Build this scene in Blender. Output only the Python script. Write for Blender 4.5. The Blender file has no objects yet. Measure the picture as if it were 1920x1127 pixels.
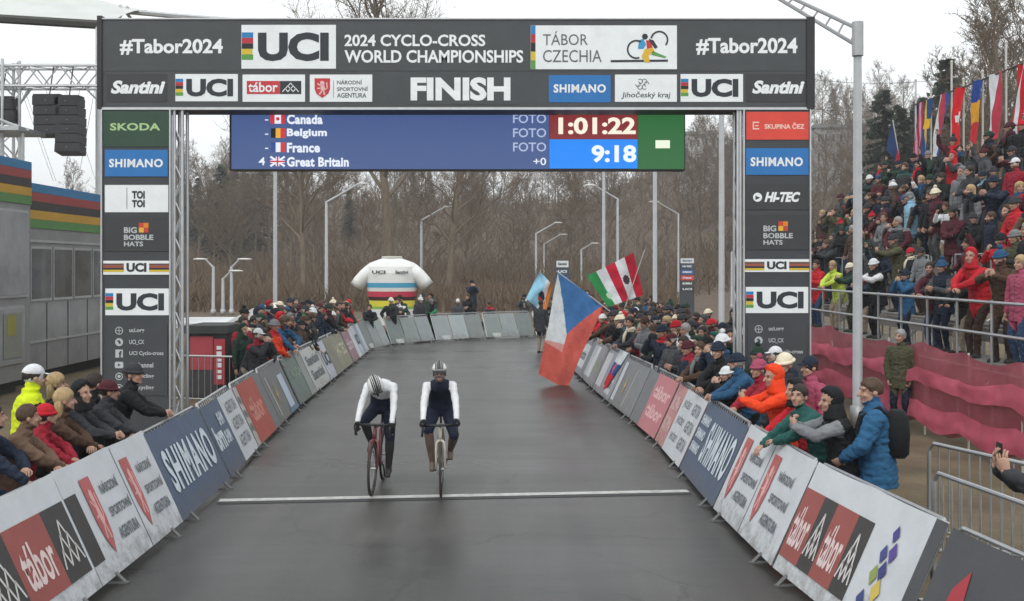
import bpy, math, random
import numpy as np
from mathutils import Vector, Matrix, noise
R = math.radians
random.seed(7); np.random.seed(7)
scene = bpy.context.scene
COL = scene.collection

# ------------------------------------------------------------------ camera, sky, sun, exposure
FPX, CAMH, HOR = 1950.0, 2.9, 500.0          # focal length in photo pixels, camera height, horizon row
cam = bpy.data.cameras.new('camera'); camo = bpy.data.objects.new('camera', cam); COL.objects.link(camo)
camo.location = (0, 0, CAMH); camo.rotation_euler = (R(90), 0, 0)
cam.sensor_width = 36; cam.lens = FPX / 1920 * 36; cam.shift_y = -(563.5 - HOR) / 1920
cam.clip_start = 0.1; cam.clip_end = 3000
scene.camera = camo
world = bpy.data.worlds.new('World'); scene.world = world; world.use_nodes = True
wn, wl = world.node_tree.nodes, world.node_tree.links
bg = wn['Background']
sky = wn.new('ShaderNodeTexSky'); sky.sky_type = 'NISHITA'; sky.sun_disc = False
SUN_EL, SUN_AZ = R(48), R(200)               # bright side of the cloud is behind the camera
sky.sun_elevation = SUN_EL; sky.sun_rotation = SUN_AZ; sky.air_density = 1.0; sky.dust_density = 4.0
hs = wn.new('ShaderNodeHueSaturation'); hs.inputs['Saturation'].default_value = 0.12
wl.new(sky.outputs[0], hs.inputs['Color'])
tc = wn.new('ShaderNodeTexCoord'); mp = wn.new('ShaderNodeMapping'); mp.inputs['Scale'].default_value = (1, 1, 4)
cn = wn.new('ShaderNodeTexNoise'); cn.inputs['Scale'].default_value = 2.2; cn.inputs['Detail'].default_value = 5
cr = wn.new('ShaderNodeMapRange'); cr.inputs[1].default_value = .3; cr.inputs[2].default_value = .7
cr.inputs[3].default_value = 12.2; cr.inputs[4].default_value = 13.6
wl.new(tc.outputs['Generated'], mp.inputs[0]); wl.new(mp.outputs[0], cn.inputs['Vector']); wl.new(cn.outputs['Fac'], cr.inputs[0])
cl = wn.new('ShaderNodeMix'); cl.data_type = 'RGBA'; cl.blend_type = 'MULTIPLY'; cl.inputs[0].default_value = 1
cl.inputs[6].default_value = (.95, .985, 1.0, 1)
wl.new(cr.outputs[0], cl.inputs[7])
mx = wn.new('ShaderNodeMix'); mx.data_type = 'RGBA'; mx.inputs[0].default_value = .85   # closed cloud layer over the sky
wl.new(hs.outputs[0], mx.inputs[6]); wl.new(cl.outputs[2], mx.inputs[7])
wl.new(mx.outputs[2], bg.inputs['Color']); bg.inputs['Strength'].default_value = 0.1
sun = bpy.data.lights.new('sun', 'SUN'); sun.energy = 1.0; sun.angle = R(25); sun.color = (1, .975, .94)
suno = bpy.data.objects.new('sun', sun); COL.objects.link(suno)
sd = Vector((math.sin(SUN_AZ) * math.cos(SUN_EL), math.cos(SUN_AZ) * math.cos(SUN_EL), math.sin(SUN_EL)))
suno.rotation_euler = sd.to_track_quat('Z', 'Y').to_euler(); suno.location = (0, -5, 30)
vs = scene.view_settings; vs.view_transform = 'Standard'; vs.look = 'None'; vs.exposure = 0.13; vs.gamma = 1; vs.use_curve_mapping = False
scene.cycles.max_bounces = 6; scene.cycles.transparent_max_bounces = 12

# ------------------------------------------------------------------ helpers
def G(px, py):                                  # photo pixel on level ground -> place
    Y = FPX * CAMH / (py - HOR); return ((px - 960) * Y / FPX, Y)
def at(px, py, Y):                              # photo pixel at a known distance -> place
    return Vector(((px - 960) * Y / FPX, Y, CAMH - (py - HOR) * Y / FPX))
def lin(c):
    return c / 12.92 if c <= .04045 else ((c + .055) / 1.055) ** 2.4
def hexc(h):
    h = h.lstrip('#'); return tuple(lin(int(h[i:i + 2], 16) / 255) for i in (0, 2, 4))
M = {}
def mat(name, col, rough=.7, metal=0, nscale=0, namt=.15, bump=0, bscale=None, spec=.5, alpha=1, trans=0, emit=0, stretch=(1, 1, 1), coat=0):
    if name in M: return M[name]
    if isinstance(col, str): col = hexc(col)
    m = bpy.data.materials.new(name); m.use_nodes = True; n, l = m.node_tree.nodes, m.node_tree.links
    b = n['Principled BSDF']; b.inputs['Base Color'].default_value = (*col, 1); b.inputs['Roughness'].default_value = rough
    b.inputs['Metallic'].default_value = metal; b.inputs['Specular IOR Level'].default_value = spec; b.inputs['Alpha'].default_value = alpha
    b.inputs['Transmission Weight'].default_value = trans; b.inputs['Coat Weight'].default_value = coat
    if emit: b.inputs['Emission Color'].default_value = (*col, 1); b.inputs['Emission Strength'].default_value = emit; b.inputs['Base Color'].default_value = (.01, .01, .01, 1)
    if nscale:
        t = n.new('ShaderNodeTexCoord'); mpn = n.new('ShaderNodeMapping'); mpn.inputs['Scale'].default_value = stretch
        l.new(t.outputs['Object'], mpn.inputs[0])
        nz = n.new('ShaderNodeTexNoise'); nz.inputs['Scale'].default_value = nscale; nz.inputs['Detail'].default_value = 6; nz.inputs['Roughness'].default_value = .65
        l.new(mpn.outputs[0], nz.inputs['Vector'])
        mr = n.new('ShaderNodeMapRange'); mr.inputs[1].default_value = .25; mr.inputs[2].default_value = .75
        mr.inputs[3].default_value = 1 - namt; mr.inputs[4].default_value = 1 + namt; l.new(nz.outputs['Fac'], mr.inputs[0])
        mm = n.new('ShaderNodeMix'); mm.data_type = 'RGBA'; mm.blend_type = 'MULTIPLY'; mm.inputs[0].default_value = 1
        mm.inputs[6].default_value = (*col, 1); l.new(mr.outputs[0], mm.inputs[7])
        l.new(mm.outputs[2], b.inputs['Emission Color' if emit else 'Base Color'])
        if bump:
            nb = n.new('ShaderNodeTexNoise'); nb.inputs['Scale'].default_value = bscale or nscale * 3; nb.inputs['Detail'].default_value = 4
            l.new(mpn.outputs[0], nb.inputs['Vector'])
            bp = n.new('ShaderNodeBump'); bp.inputs['Strength'].default_value = bump; bp.inputs['Distance'].default_value = .02
            l.new(nb.outputs['Fac'], bp.inputs['Height']); l.new(bp.outputs[0], b.inputs['Normal'])
    M[name] = m; return m
def fab(h, name=None):                          # woven cloth / jacket shell
    return mat(name or 'cloth_' + h.strip('#'), h, .82, nscale=7, namt=.18, bump=.5, bscale=16, spec=.25)
def vinyl(h):                                   # printed banner vinyl
    return mat('vinyl_' + h.strip('#'), h, .55, nscale=2.2, namt=.11, bump=.6, bscale=2.6, spec=.4)
def ink(h):
    return mat('ink_' + h.strip('#'), h, .6, nscale=2.5, namt=.09, bump=.25, bscale=3, spec=.35)
STEEL = mat('galvanised_steel', (.42, .43, .44), .42, .75, nscale=9, namt=.18)
ALU = mat('aluminium', (.52, .53, .54), .38, .7, nscale=6, namt=.12)
BLACK = mat('black_plastic', (.018, .018, .02), .5, nscale=8, namt=.2)
RUBBER = mat('rubber', (.02, .02, .02), .85, nscale=30, namt=.3)

WM = {}                                         # world matrices as built
def wm(o): return WM.get(o.name, Matrix())
def link(name, data, parent=None, world=None, local=None):
    o = bpy.data.objects.new(name, data); COL.objects.link(o)
    if local is not None: world = (wm(parent) if parent else Matrix()) @ local
    if world is None: world = wm(parent) if parent else Matrix()
    if parent:
        o.parent = parent; o.matrix_local = wm(parent).inverted() @ world
    else: o.matrix_local = world
    WM[o.name] = world; return o
def tag(o, label, cat, group=None, kind=None):
    o['label'] = label; o['category'] = cat
    if group: o['group'] = group
    if kind: o['kind'] = kind
    return o
def thing(name, loc, label, cat, group=None, rz=0):
    o = link(name, None, None, Matrix.Translation(Vector(loc)) @ Matrix.Rotation(rz, 4, 'Z')); o.empty_display_size = .2
    return tag(o, label, cat, group)
def dup(o, parent, world, kids=True):           # copy a thing with its parts and sub-parts
    c = o.copy(); COL.objects.link(c); c.parent = parent
    c.matrix_local = (wm(parent).inverted() @ world) if parent else world; WM[c.name] = world
    if kids:
        for ch in list(o.children): dup(ch, c, world @ ch.matrix_local)
    return c

class MB:
    def __init__(s): s.v = []; s.f = []; s.m = []
    def add(s, vs, fs, mi=0):
        b = len(s.v); s.v += [tuple(v) for v in vs]; s.f += [tuple(b + i for i in f) for f in fs]; s.m += [mi] * len(fs); return s
    def box(s, x0, y0, z0, x1, y1, z1, mi=0, T=None):
        vs = [Vector((x, y, z)) for z in (z0, z1) for y in (y0, y1) for x in (x0, x1)]
        if T is not None: vs = [T @ v for v in vs]
        return s.add(vs, [(0, 2, 3, 1), (4, 5, 7, 6), (0, 1, 5, 4), (2, 6, 7, 3), (0, 4, 6, 2), (1, 3, 7, 5)], mi)
    def tube(s, pts, r, n=6, mi=0, cap=True):
        pts = [Vector(p) for p in pts]; rr = r if isinstance(r, (list, tuple)) else [r] * len(pts)
        vs = []; fs = []; prev = None
        for i, p in enumerate(pts):
            d = (pts[min(i + 1, len(pts) - 1)] - pts[max(i - 1, 0)])
            d = d.normalized() if d.length > 1e-9 else Vector((0, 0, 1))
            if prev is None: a = d.orthogonal().normalized()
            else: a = (prev - d * prev.dot(d)); a = a.normalized() if a.length > 1e-6 else d.orthogonal().normalized()
            prev = a; b = d.cross(a)
            for k in range(n):
                t = 2 * math.pi * k / n; vs.append(p + (a * math.cos(t) + b * math.sin(t)) * rr[i])
        for i in range(len(pts) - 1):
            for k in range(n):
                k2 = (k + 1) % n; fs.append((i * n + k, i * n + k2, (i + 1) * n + k2, (i + 1) * n + k))
        if cap: fs.append(tuple(range(n - 1, -1, -1))); q = (len(pts) - 1) * n; fs.append(tuple(q + k for k in range(n)))
        return s.add(vs, fs, mi)
    def loft(s, rings, mi=0, cap=True):
        n = len(rings[0]); vs = [v for r in rings for v in r]; fs = []
        for i in range(len(rings) - 1):
            for k in range(n):
                k2 = (k + 1) % n; fs.append((i * n + k, i * n + k2, (i + 1) * n + k2, (i + 1) * n + k))
        if cap: fs.append(tuple(range(n - 1, -1, -1))); q = (len(rings) - 1) * n; fs.append(tuple(q + k for k in range(n)))
        return s.add(vs, fs, mi)
    def ell(s, c, r, n=12, m=8, mi=0, T=None):
        c = Vector(c); rings = []
        for i in range(m + 1):
            t = -math.pi / 2 + math.pi * i / m; ct = max(math.cos(t), .02)
            ring = [c + Vector((r[0] * ct * math.cos(2 * math.pi * k / n), r[1] * ct * math.sin(2 * math.pi * k / n), r[2] * math.sin(t))) for k in range(n)]
            rings.append([T @ v for v in ring] if T is not None else ring)
        return s.loft(rings, mi)
    def poly(s, pts, z=0, mi=0):                # flat 2D outline in the XY plane
        return s.add([(p[0], p[1], z) for p in pts], [tuple(range(len(pts)))], mi)
    def mesh(s, name, mats, smooth=False):
        me = bpy.data.meshes.new(name); me.from_pydata(s.v, [], s.f); me.polygons.foreach_set('material_index', s.m)
        for m in (mats if isinstance(mats, (list, tuple)) else [mats]): me.materials.append(m)
        if smooth: me.polygons.foreach_set('use_smooth', [True] * len(s.f))
        me.update(); return me
    def build(s, name, mats, parent=None, world=None, local=None, smooth=False):
        return link(name, s.mesh(name, mats, smooth), parent, world, local)

# flat print: every panel lives in its own XY plane (x = reading direction, y = up, z = towards the viewer)
TXT = {}
def text_mesh(s, bold=0, shear=0, space=1):
    k = (s, bold, shear, space)
    if k in TXT: return TXT[k]
    c = bpy.data.curves.new('lettering', 'FONT'); c.body = s; c.offset = bold; c.shear = shear; c.space_character = space; c.resolution_u = 3
    o = bpy.data.objects.new('tmp', c); COL.objects.link(o)
    dg = bpy.context.evaluated_depsgraph_get(); me = bpy.data.meshes.new_from_object(o.evaluated_get(dg))
    bpy.data.objects.remove(o); bpy.data.curves.remove(c)
    a = np.empty(len(me.vertices) * 3); me.vertices.foreach_get('co', a); a = a.reshape(-1, 3)
    lo, hi = a.min(0), a.max(0); sz = np.maximum(hi - lo, 1e-6); a = (a - lo) / np.array([sz[0], sz[1], 1]); a[:, 2] = 0
    me.vertices.foreach_set('co', a.ravel()); me.update(); me['asp'] = float(sz[0] / sz[1]); TXT[k] = me; return me
def txt(parent, s, x0, y0, x1, y1, m, bold=.02, shear=0, z=.004, name='lettering', space=1):
    me0 = text_mesh(s, bold, shear, space); key = (s, bold, shear, space, m.name)
    if key not in TXT: me = me0.copy(); me.materials.clear(); me.materials.append(m); TXT[key] = me
    return link(name, TXT[key], parent, local=Matrix.Translation((x0, y0, z)) @ Matrix.Diagonal((x1 - x0, y1 - y0, 1, 1)))
def rect(parent, x0, y0, x1, y1, m, z=.004, name='print_block', d=.003):
    return MB().box(0, 0, -d, x1 - x0, y1 - y0, 0).build(name, m, parent, local=Matrix.Translation((x0, y0, z)))
def shape(parent, polys, m, z=.006, name='emblem'):
    b = MB()
    for p in polys: b.poly(p)
    return b.build(name, m, parent, local=Matrix.Translation((0, 0, z)))
def arc(cx, cy, r, w, a0, a1, n=18, ry=None):
    ry = ry or r; o = [(cx + r * math.cos(R(a0 + (a1 - a0) * i / n)), cy + ry * math.sin(R(a0 + (a1 - a0) * i / n))) for i in range(n + 1)]
    q = [(cx + (r - w) * math.cos(R(a0 + (a1 - a0) * i / n)), cy + (ry - w) * math.sin(R(a0 + (a1 - a0) * i / n))) for i in range(n + 1)]
    return [[o[i], o[i + 1], q[i + 1], q[i]] if a1 > a0 else [o[i], q[i], q[i + 1], o[i + 1]] for i in range(n)]
def disc(cx, cy, r, n=20, ry=None):
    return [(cx + r * math.cos(2 * math.pi * i / n), cy + (ry or r) * math.sin(2 * math.pi * i / n)) for i in range(n)]
def bar2(x0, y0, x1, y1, w):
    d = Vector((x1 - x0, y1 - y0)); p = Vector((-d.y, d.x)).normalized() * w / 2
    return [(x0 - p.x, y0 - p.y), (x1 - p.x, y1 - p.y), (x1 + p.x, y1 + p.y), (x0 + p.x, y0 + p.y)]
def dirty(m):                                   # road dirt splashed on the lower edge of a banner
    k = m.name + '_splashed'
    if k in M: return M[k]
    q = m.copy(); q.name = k; n_, l_ = q.node_tree.nodes, q.node_tree.links; bs_ = n_['Principled BSDF']; src = bs_.inputs['Base Color'].links[0].from_socket
    t = n_.new('ShaderNodeTexCoord'); s_ = n_.new('ShaderNodeSeparateXYZ'); z_ = n_.new('ShaderNodeTexNoise'); z_.inputs['Scale'].default_value = 5; z_.inputs['Detail'].default_value = 9; z_.inputs['Roughness'].default_value = .75
    l_.new(t.outputs['Object'], s_.inputs[0]); l_.new(t.outputs['Object'], z_.inputs['Vector'])
    a_ = n_.new('ShaderNodeMapRange'); a_.inputs[1].default_value = .0; a_.inputs[2].default_value = .55; a_.inputs[3].default_value = .17; a_.inputs[4].default_value = -.12; l_.new(s_.outputs['Y'], a_.inputs[0])
    d_ = n_.new('ShaderNodeMath'); l_.new(z_.outputs['Fac'], d_.inputs[0]); l_.new(a_.outputs[0], d_.inputs[1])
    r_ = n_.new('ShaderNodeMapRange'); r_.inputs[1].default_value = .54; r_.inputs[2].default_value = .74; r_.inputs[4].default_value = .6; l_.new(d_.outputs[0], r_.inputs[0])
    x_ = n_.new('ShaderNodeMix'); x_.data_type = 'RGBA'; x_.inputs[7].default_value = (.13, .105, .08, 1); l_.new(r_.outputs[0], x_.inputs[0]); l_.new(src, x_.inputs[6]); l_.new(x_.outputs[2], bs_.inputs['Base Color'])
    M[k] = q; return q
WHITE, DARK, RED, BLUE = ink('#e4e8ea'), ink('#2f3236'), ink('#c23b44'), ink('#2f74b5')
RAINBOW = ['#2a7fb8', '#b8333f', '#2a2627', '#d3b93c', '#5c9a4a']

# ------------------------------------------------------------------ ground, road, hill
def sstep(a, b, x):
    t = min(max((x - a) / (b - a), 0), 1); return t * t * (3 - 2 * t)
def hz(x, y):
    h = 17 * sstep(100, 235, y) + 5.5 * sstep(60, 130, y) * sstep(8, 60, x) + 7 * sstep(5, 70, x) * sstep(110, 220, y)
    h += 3.0 * sstep(17, 40, x) * sstep(10, 60, y)
    if y > 95: h += 1.5 * noise.noise(Vector((x * .03, y * .03, 0))) * sstep(95, 140, y)
    return h
EARTH = mat('trampled_grass', (.105, .085, .055), .95, nscale=.9, namt=.5, bump=.9, bscale=14)
nt = EARTH.node_tree; b_ = nt.nodes['Principled BSDF']
_n = nt.nodes.new('ShaderNodeTexNoise'); _n.inputs['Scale'].default_value = .55; _n.inputs['Detail'].default_value = 8
_r = nt.nodes.new('ShaderNodeValToRGB'); _r.color_ramp.elements[0].position = .38; _r.color_ramp.elements[0].color = (.12, .085, .052, 1)
_r.color_ramp.elements[1].position = .64; _r.color_ramp.elements[1].color = (.125, .10, .055, 1)
_t = nt.nodes.new('ShaderNodeTexCoord'); nt.links.new(_t.outputs['Object'], _n.inputs['Vector']); nt.links.new(_n.outputs['Fac'], _r.inputs[0])
_s = nt.nodes.new('ShaderNodeSeparateXYZ'); _q = nt.nodes.new('ShaderNodeMapRange'); _q.inputs[1].default_value = 46; _q.inputs[2].default_value = 60   # leaf litter of the wood starts here
_m = nt.nodes.new('ShaderNodeMix'); _m.data_type = 'RGBA'; _m.inputs[7].default_value = (.105, .073, .046, 1)
nt.links.new(_t.outputs['Object'], _s.inputs[0]); nt.links.new(_s.outputs['Y'], _q.inputs[0]); nt.links.new(_q.outputs[0], _m.inputs[0]); nt.links.new(_r.outputs[0], _m.inputs[6])
for nd in nt.nodes:
    if nd.type == 'MIX' and nd.blend_type == 'MULTIPLY': nt.links.new(_m.outputs[2], nd.inputs[6])
xs = [-900, -500, -300, -200] + list(range(-160, 161, 8)) + [200, 300, 500, 900]
ys = [-60, -20, 0, 20, 40, 60, 80] + list(range(90, 300, 8)) + [340, 420, 600, 1000, 1600]
b = MB(); b.add([(x, y, hz(x, y)) for y in ys for x in xs], [(j * len(xs) + i, j * len(xs) + i + 1, (j + 1) * len(xs) + i + 1, (j + 1) * len(xs) + i) for j in range(len(ys) - 1) for i in range(len(xs) - 1)])
ground = b.build('ground', EARTH, smooth=True); ground['kind'] = 'structure'; ground['label'] = 'brown trampled grass and leaf litter rising to a wooded hill'

ASPH = bpy.data.materials.new('wet_asphalt'); ASPH.use_nodes = True
n, l = ASPH.node_tree.nodes, ASPH.node_tree.links; bs = n['Principled BSDF']
tcd = n.new('ShaderNodeTexCoord')
def nz(scale, detail, stretch=(1, 1, 1), rough=.6):
    mpp = n.new('ShaderNodeMapping'); mpp.inputs['Scale'].default_value = stretch; l.new(tcd.outputs['Object'], mpp.inputs[0])
    q = n.new('ShaderNodeTexNoise'); q.inputs['Scale'].default_value = scale; q.inputs['Detail'].default_value = detail; q.inputs['Roughness'].default_value = rough
    l.new(mpp.outputs[0], q.inputs['Vector']); return q
band = nz(.55, 6, (.14, 1, 1)); patch = nz(1.1, 8, (1, .3, 1)); grain = nz(90, 3); fleck = nz(7, 4, (1, .5, 1), .75)
def mrange(src, lo, hi, a, c):
    q = n.new('ShaderNodeMapRange'); q.inputs[1].default_value = a; q.inputs[2].default_value = c; q.inputs[3].default_value = lo; q.inputs[4].default_value = hi
    l.new(src.outputs['Fac'], q.inputs[0]); return q
r1 = n.new('ShaderNodeValToRGB'); e = r1.color_ramp.elements; e[0].position = .33; e[0].color = (.024, .0225, .0205, 1); e[1].position = .66; e[1].color = (.066, .064, .059, 1)
l.new(band.outputs['Fac'], r1.inputs[0])
m1 = n.new('ShaderNodeMix'); m1.data_type = 'RGBA'; m1.blend_type = 'MULTIPLY'; m1.inputs[0].default_value = 1
l.new(r1.outputs[0], m1.inputs[6]); l.new(mrange(patch, .68, 1.3, .3, .7).outputs[0], m1.inputs[7])
m2 = n.new('ShaderNodeMix'); m2.data_type = 'RGBA'; m2.blend_type = 'MULTIPLY'; m2.inputs[0].default_value = 1
l.new(m1.outputs[2], m2.inputs[6]); l.new(mrange(grain, .55, 1.45, .3, .7).outputs[0], m2.inputs[7])
m3 = n.new('ShaderNodeMix'); m3.data_type = 'RGBA'; m3.inputs[7].default_value = (.075, .058, .042, 1); l.new(mrange(fleck, 0, .55, .58, .78).outputs[0], m3.inputs[0]); l.new(m2.outputs[2], m3.inputs[6])   # dried mud
vo = n.new('ShaderNodeTexVoronoi'); vo.feature = 'DISTANCE_TO_EDGE'; vo.inputs['Scale'].default_value = .42; wp = nz(1.6, 5); ad = n.new('ShaderNodeVectorMath'); ad.operation = 'MULTIPLY_ADD'; ad.inputs[1].default_value = (.9, .9, .9)
l.new(wp.outputs['Color'], ad.inputs[0]); l.new(tcd.outputs['Object'], ad.inputs[2]); l.new(ad.outputs[0], vo.inputs['Vector'])
ck = n.new('ShaderNodeMapRange'); ck.inputs[1].default_value = .004; ck.inputs[2].default_value = .014; ck.inputs[3].default_value = .8; ck.inputs[4].default_value = 0; l.new(vo.outputs['Distance'], ck.inputs[0])
cmk = n.new('ShaderNodeMath'); cmk.operation = 'MULTIPLY'; l.new(ck.outputs[0], cmk.inputs[0]); l.new(mrange(patch, 0, 1, .42, .56).outputs[0], cmk.inputs[1])
m4 = n.new('ShaderNodeMix'); m4.data_type = 'RGBA'; m4.inputs[7].default_value = (.016, .015, .014, 1); l.new(cmk.outputs[0], m4.inputs[0]); l.new(m3.outputs[2], m4.inputs[6])   # hairline cracks
trk = nz(2.2, 3, (1, .035, 1)); m5 = n.new('ShaderNodeMix'); m5.data_type = 'RGBA'; m5.blend_type = 'MULTIPLY'; m5.inputs[0].default_value = 1; l.new(m4.outputs[2], m5.inputs[6]); l.new(mrange(trk, .82, 1.15, .35, .65).outputs[0], m5.inputs[7])   # wheel tracks
l.new(m5.outputs[2], bs.inputs['Base Color']); l.new(mrange(band, .27, .48, .35, .68).outputs[0], bs.inputs['Roughness'])
bp = n.new('ShaderNodeBump'); bp.inputs['Strength'].default_value = .22; bp.inputs['Distance'].default_value = .01
l.new(grain.outputs['Fac'], bp.inputs['Height']); l.new(bp.outputs[0], bs.inputs['Normal'])
b = MB()                                        # road sheet: straight finish stretch, then a bend away behind the grandstand-side crowd
cl_ = [(-.7, -30), (-.7, 0), (-.75, 10), (-.9, 18), (-1.2, 26), (-1.3, 32), (-.6, 38), (2.2, 43.5), (8, 47), (18, 49), (40, 50), (90, 48)]
wd = [4.2, 4.2, 4.2, 4.2, 4.3, 4.6, 5.2, 5.4, 5, 4.6, 4.5, 4.5]
vsr = []
for i, (x, y) in enumerate(cl_):
    a_, c_ = Vector(cl_[max(i - 1, 0)]), Vector(cl_[min(i + 1, len(cl_) - 1)]); d = (c_ - a_).normalized(); p = Vector((-d.y, d.x))
    vsr += [(x + p.x * wd[i], y + p.y * wd[i], .004), (x - p.x * wd[i], y - p.y * wd[i], .004)]
b.add(vsr, [(2 * i, 2 * i + 1, 2 * i + 3, 2 * i + 2) for i in range(len(cl_) - 1)])
road = b.build('road', ASPH); road['kind'] = 'structure'; road['label'] = 'damp grey asphalt finishing straight between the banner barriers'
PAINT = mat('road_paint', (.46, .46, .44), .6, nscale=9, namt=.4)
DKLINE = mat('dark_road_strip', (.03, .03, .03), .6, nscale=6, namt=.2)
fa, fb = Vector((-3.62, 12.86, 0)), Vector((2.27, 13.40, 0)); fd = (fb - fa).normalized(); fp = Vector((-fd.y, fd.x, 0))
for nm, o0, o1, mt, z in (('finish_line', -.075, .075, PAINT, .012), ('road_marking', -.2, -.075, DKLINE, .009)):
    b = MB(); q = [fa + fp * o0, fb + fp * o0, fb + fp * o1, fa + fp * o1]; b.add([(p.x, p.y, z) for p in q], [(0, 1, 2, 3)])
    o = b.build(nm, mt); o['kind'] = 'structure'; o['label'] = 'white painted finish line across the asphalt' if nm == 'finish_line' else 'dark strip along the near edge of the finish line'

# ------------------------------------------------------------------ trees
BARK = mat('grey_brown_bark', (.175, .135, .095), .95, nscale=5, namt=.35, stretch=(1, 1, .25))
TWIG = mat('brown_twigs', (.128, .089, .055), .95, nscale=.4, namt=.35)
NEEDLE = mat('dark_needles', (.035, .05, .03), .9, nscale=1.5, namt=.45)
def bare_tree(seed, H, spread, limbs, trunk_r, up=.55, first=.28, sub=(6, 6, 3)):
    rnd = random.Random(seed); tr, cr_ = MB(), MB()
    lean = Vector((rnd.uniform(-.06, .06), rnd.uniform(-.06, .06), 1))
    tp = []; p = Vector((0, 0, -.4))
    for i in range(9):
        tp.append(p.copy()); p = p + (lean + Vector((rnd.uniform(-.06, .06), rnd.uniform(-.06, .06), 0))).normalized() * H * .92 / 8
    tr.tube(tp, [trunk_r * (1 - .9 * (i / 8) ** .9) for i in range(9)], 8)
    def along(t):
        k = min(int(t * 8), 7); return tp[k].lerp(tp[k + 1], t * 8 - k)
    def branch(mb, p, d, L, r, n, wob, grav):
        pts = [p.copy()]; d = d.normalized()
        for i in range(n):
            d = (d + Vector((rnd.gauss(0, wob), rnd.gauss(0, wob), rnd.gauss(0, wob) + grav))).normalized(); p = p + d * L / n; pts.append(p.copy())
        mb.tube(pts, [max(r * (1 - .8 * i / n), .006) for i in range(n + 1)], 5 if r > .04 else 3, cap=False); return pts, d
    for i in range(limbs):
        t = first + (1 - first) * (i + rnd.random()) / limbs; a = i * 2.4 + rnd.uniform(-.5, .5)
        L = spread * (1.15 - .75 * t) * rnd.uniform(.75, 1.2)
        d = Vector((math.cos(a), math.sin(a), up + rnd.uniform(-.1, .35) + .5 * t))
        lp, _ = branch(tr, along(t), d, L, trunk_r * (.5 - .32 * t), 5, .13, .06)
        for j in range(sub[0]):
            u = .25 + .75 * (j + rnd.random()) / sub[0]; k = min(int(u * 5), 4); q = lp[k].lerp(lp[k + 1], min(u * 5 - k, 1))
            dd = (lp[k + 1] - lp[k]).normalized() + Vector((rnd.gauss(0, .6), rnd.gauss(0, .6), rnd.gauss(.15, .4)))
            bp_, _ = branch(cr_, q, dd, L * rnd.uniform(.3, .5), trunk_r * .09, 4, .16, .05)
            for g in range(sub[1]):
                u2 = rnd.uniform(.2, 1); k2 = min(int(u2 * 4), 3); q2 = bp_[k2].lerp(bp_[k2 + 1], min(u2 * 4 - k2, 1))
                d2 = (bp_[k2 + 1] - bp_[k2]).normalized() + Vector((rnd.gauss(0, .6), rnd.gauss(0, .6), rnd.gauss(.15, .5)))
                tp2, _ = branch(cr_, q2, d2, L * rnd.uniform(.14, .26), .022, 2, .2, .05)
                for h in range(sub[2]):
                    q3 = tp2[rnd.choice((1, 1, 2))]; d3 = d2.normalized() + Vector((rnd.gauss(0, .6), rnd.gauss(0, .6), rnd.gauss(.1, .6)))
                    branch(cr_, q3, d3, L * rnd.uniform(.06, .13), .014, 1, .2, 0)
    return tr.mesh('trunk', BARK, True), cr_.mesh('crown', TWIG)
def conifer(seed, H, rad):
    rnd = random.Random(seed); tr, cr_ = MB(), MB(); tr.tube([(0, 0, -.3), (0, 0, H * .5), (0, 0, H)], [.22, .13, .02], 7)
    for i in range(34):
        t = .1 + .9 * i / 34; z = H * t; L = rad * (1 - t) ** .85 + .25
        for k in range(9):
            a = rnd.uniform(0, 6.28); l_ = L * rnd.uniform(.65, 1.15); d = Vector((math.cos(a), math.sin(a), 0)); s_ = Vector((-d.y, d.x, 0))
            z0 = z + rnd.uniform(-.2, .2)
            for m_ in range(5):
                u = (m_ + .6) / 5; c = d * l_ * u + Vector((0, 0, z0 - .35 * l_ * u + .12 * l_ * u * u)); w = .16 + .42 * l_ * (1 - u) * .55
                for q in (-1, 1):
                    tip = c + s_ * q * w + d * w * .7 + Vector((0, 0, rnd.uniform(-.25, .05)))
                    cr_.add([c - d * .12, c + d * .2 + Vector((0, 0, .1)), tip], [(0, 1, 2)])
    return tr.mesh('trunk', BARK, True), cr_.mesh('crown', NEEDLE)
def plant_tree(kind, name, x, y, s, label, group=None, rz=None, tilt=0, cat='tree', sz=None):
    r = thing(name, (x, y, hz(x, y)), label, cat, group)
    w = Matrix.Translation((x, y, hz(x, y))) @ Matrix.Rotation(tilt, 4, 'Y') @ Matrix.Rotation(random.uniform(0, 6.28) if rz is None else rz, 4, 'Z') @ Matrix.Diagonal((s, s, (sz or s), 1))
    r.matrix_local = w; WM[r.name] = w
    link('trunk', kind[0], r); link('crown', kind[1], r); return r
KB = [bare_tree(11, 15, 6.0, 20, .26), bare_tree(12, 14, 5.2, 22, .2, .8), bare_tree(13, 16, 5.5, 22, .24, .9, .22), bare_tree(14, 12, 5.5, 18, .2, .45, .2)]
KC = [conifer(21, 13, 3.2), conifer(22, 11, 2.8)]
TALL = bare_tree(31, 31, 11, 30, .5, .85, .3, (7, 7, 3))
POP = bare_tree(32, 19, 5.0, 28, .22, 1.5, .12, (7, 6, 3))
plant_tree(TALL, 'bare_tree', -9.6, 84, 1.0, 'tall spreading bare tree whose crown shows above the finish arch', rz=.4)
x, y = -5.2, 86
plant_tree(KB[2], 'bare_tree', x, y, 1.25, 'slim pale leaning bare tree beside the inflatable jersey', rz=1, tilt=R(6))
plant_tree(KB[1], 'bare_tree', -16.5, 82, 1.35, 'bare multi-branched tree behind the lamp post nearest the jersey', rz=2)
rnd = random.Random(5); wood = 0; gridpts = []
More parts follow.
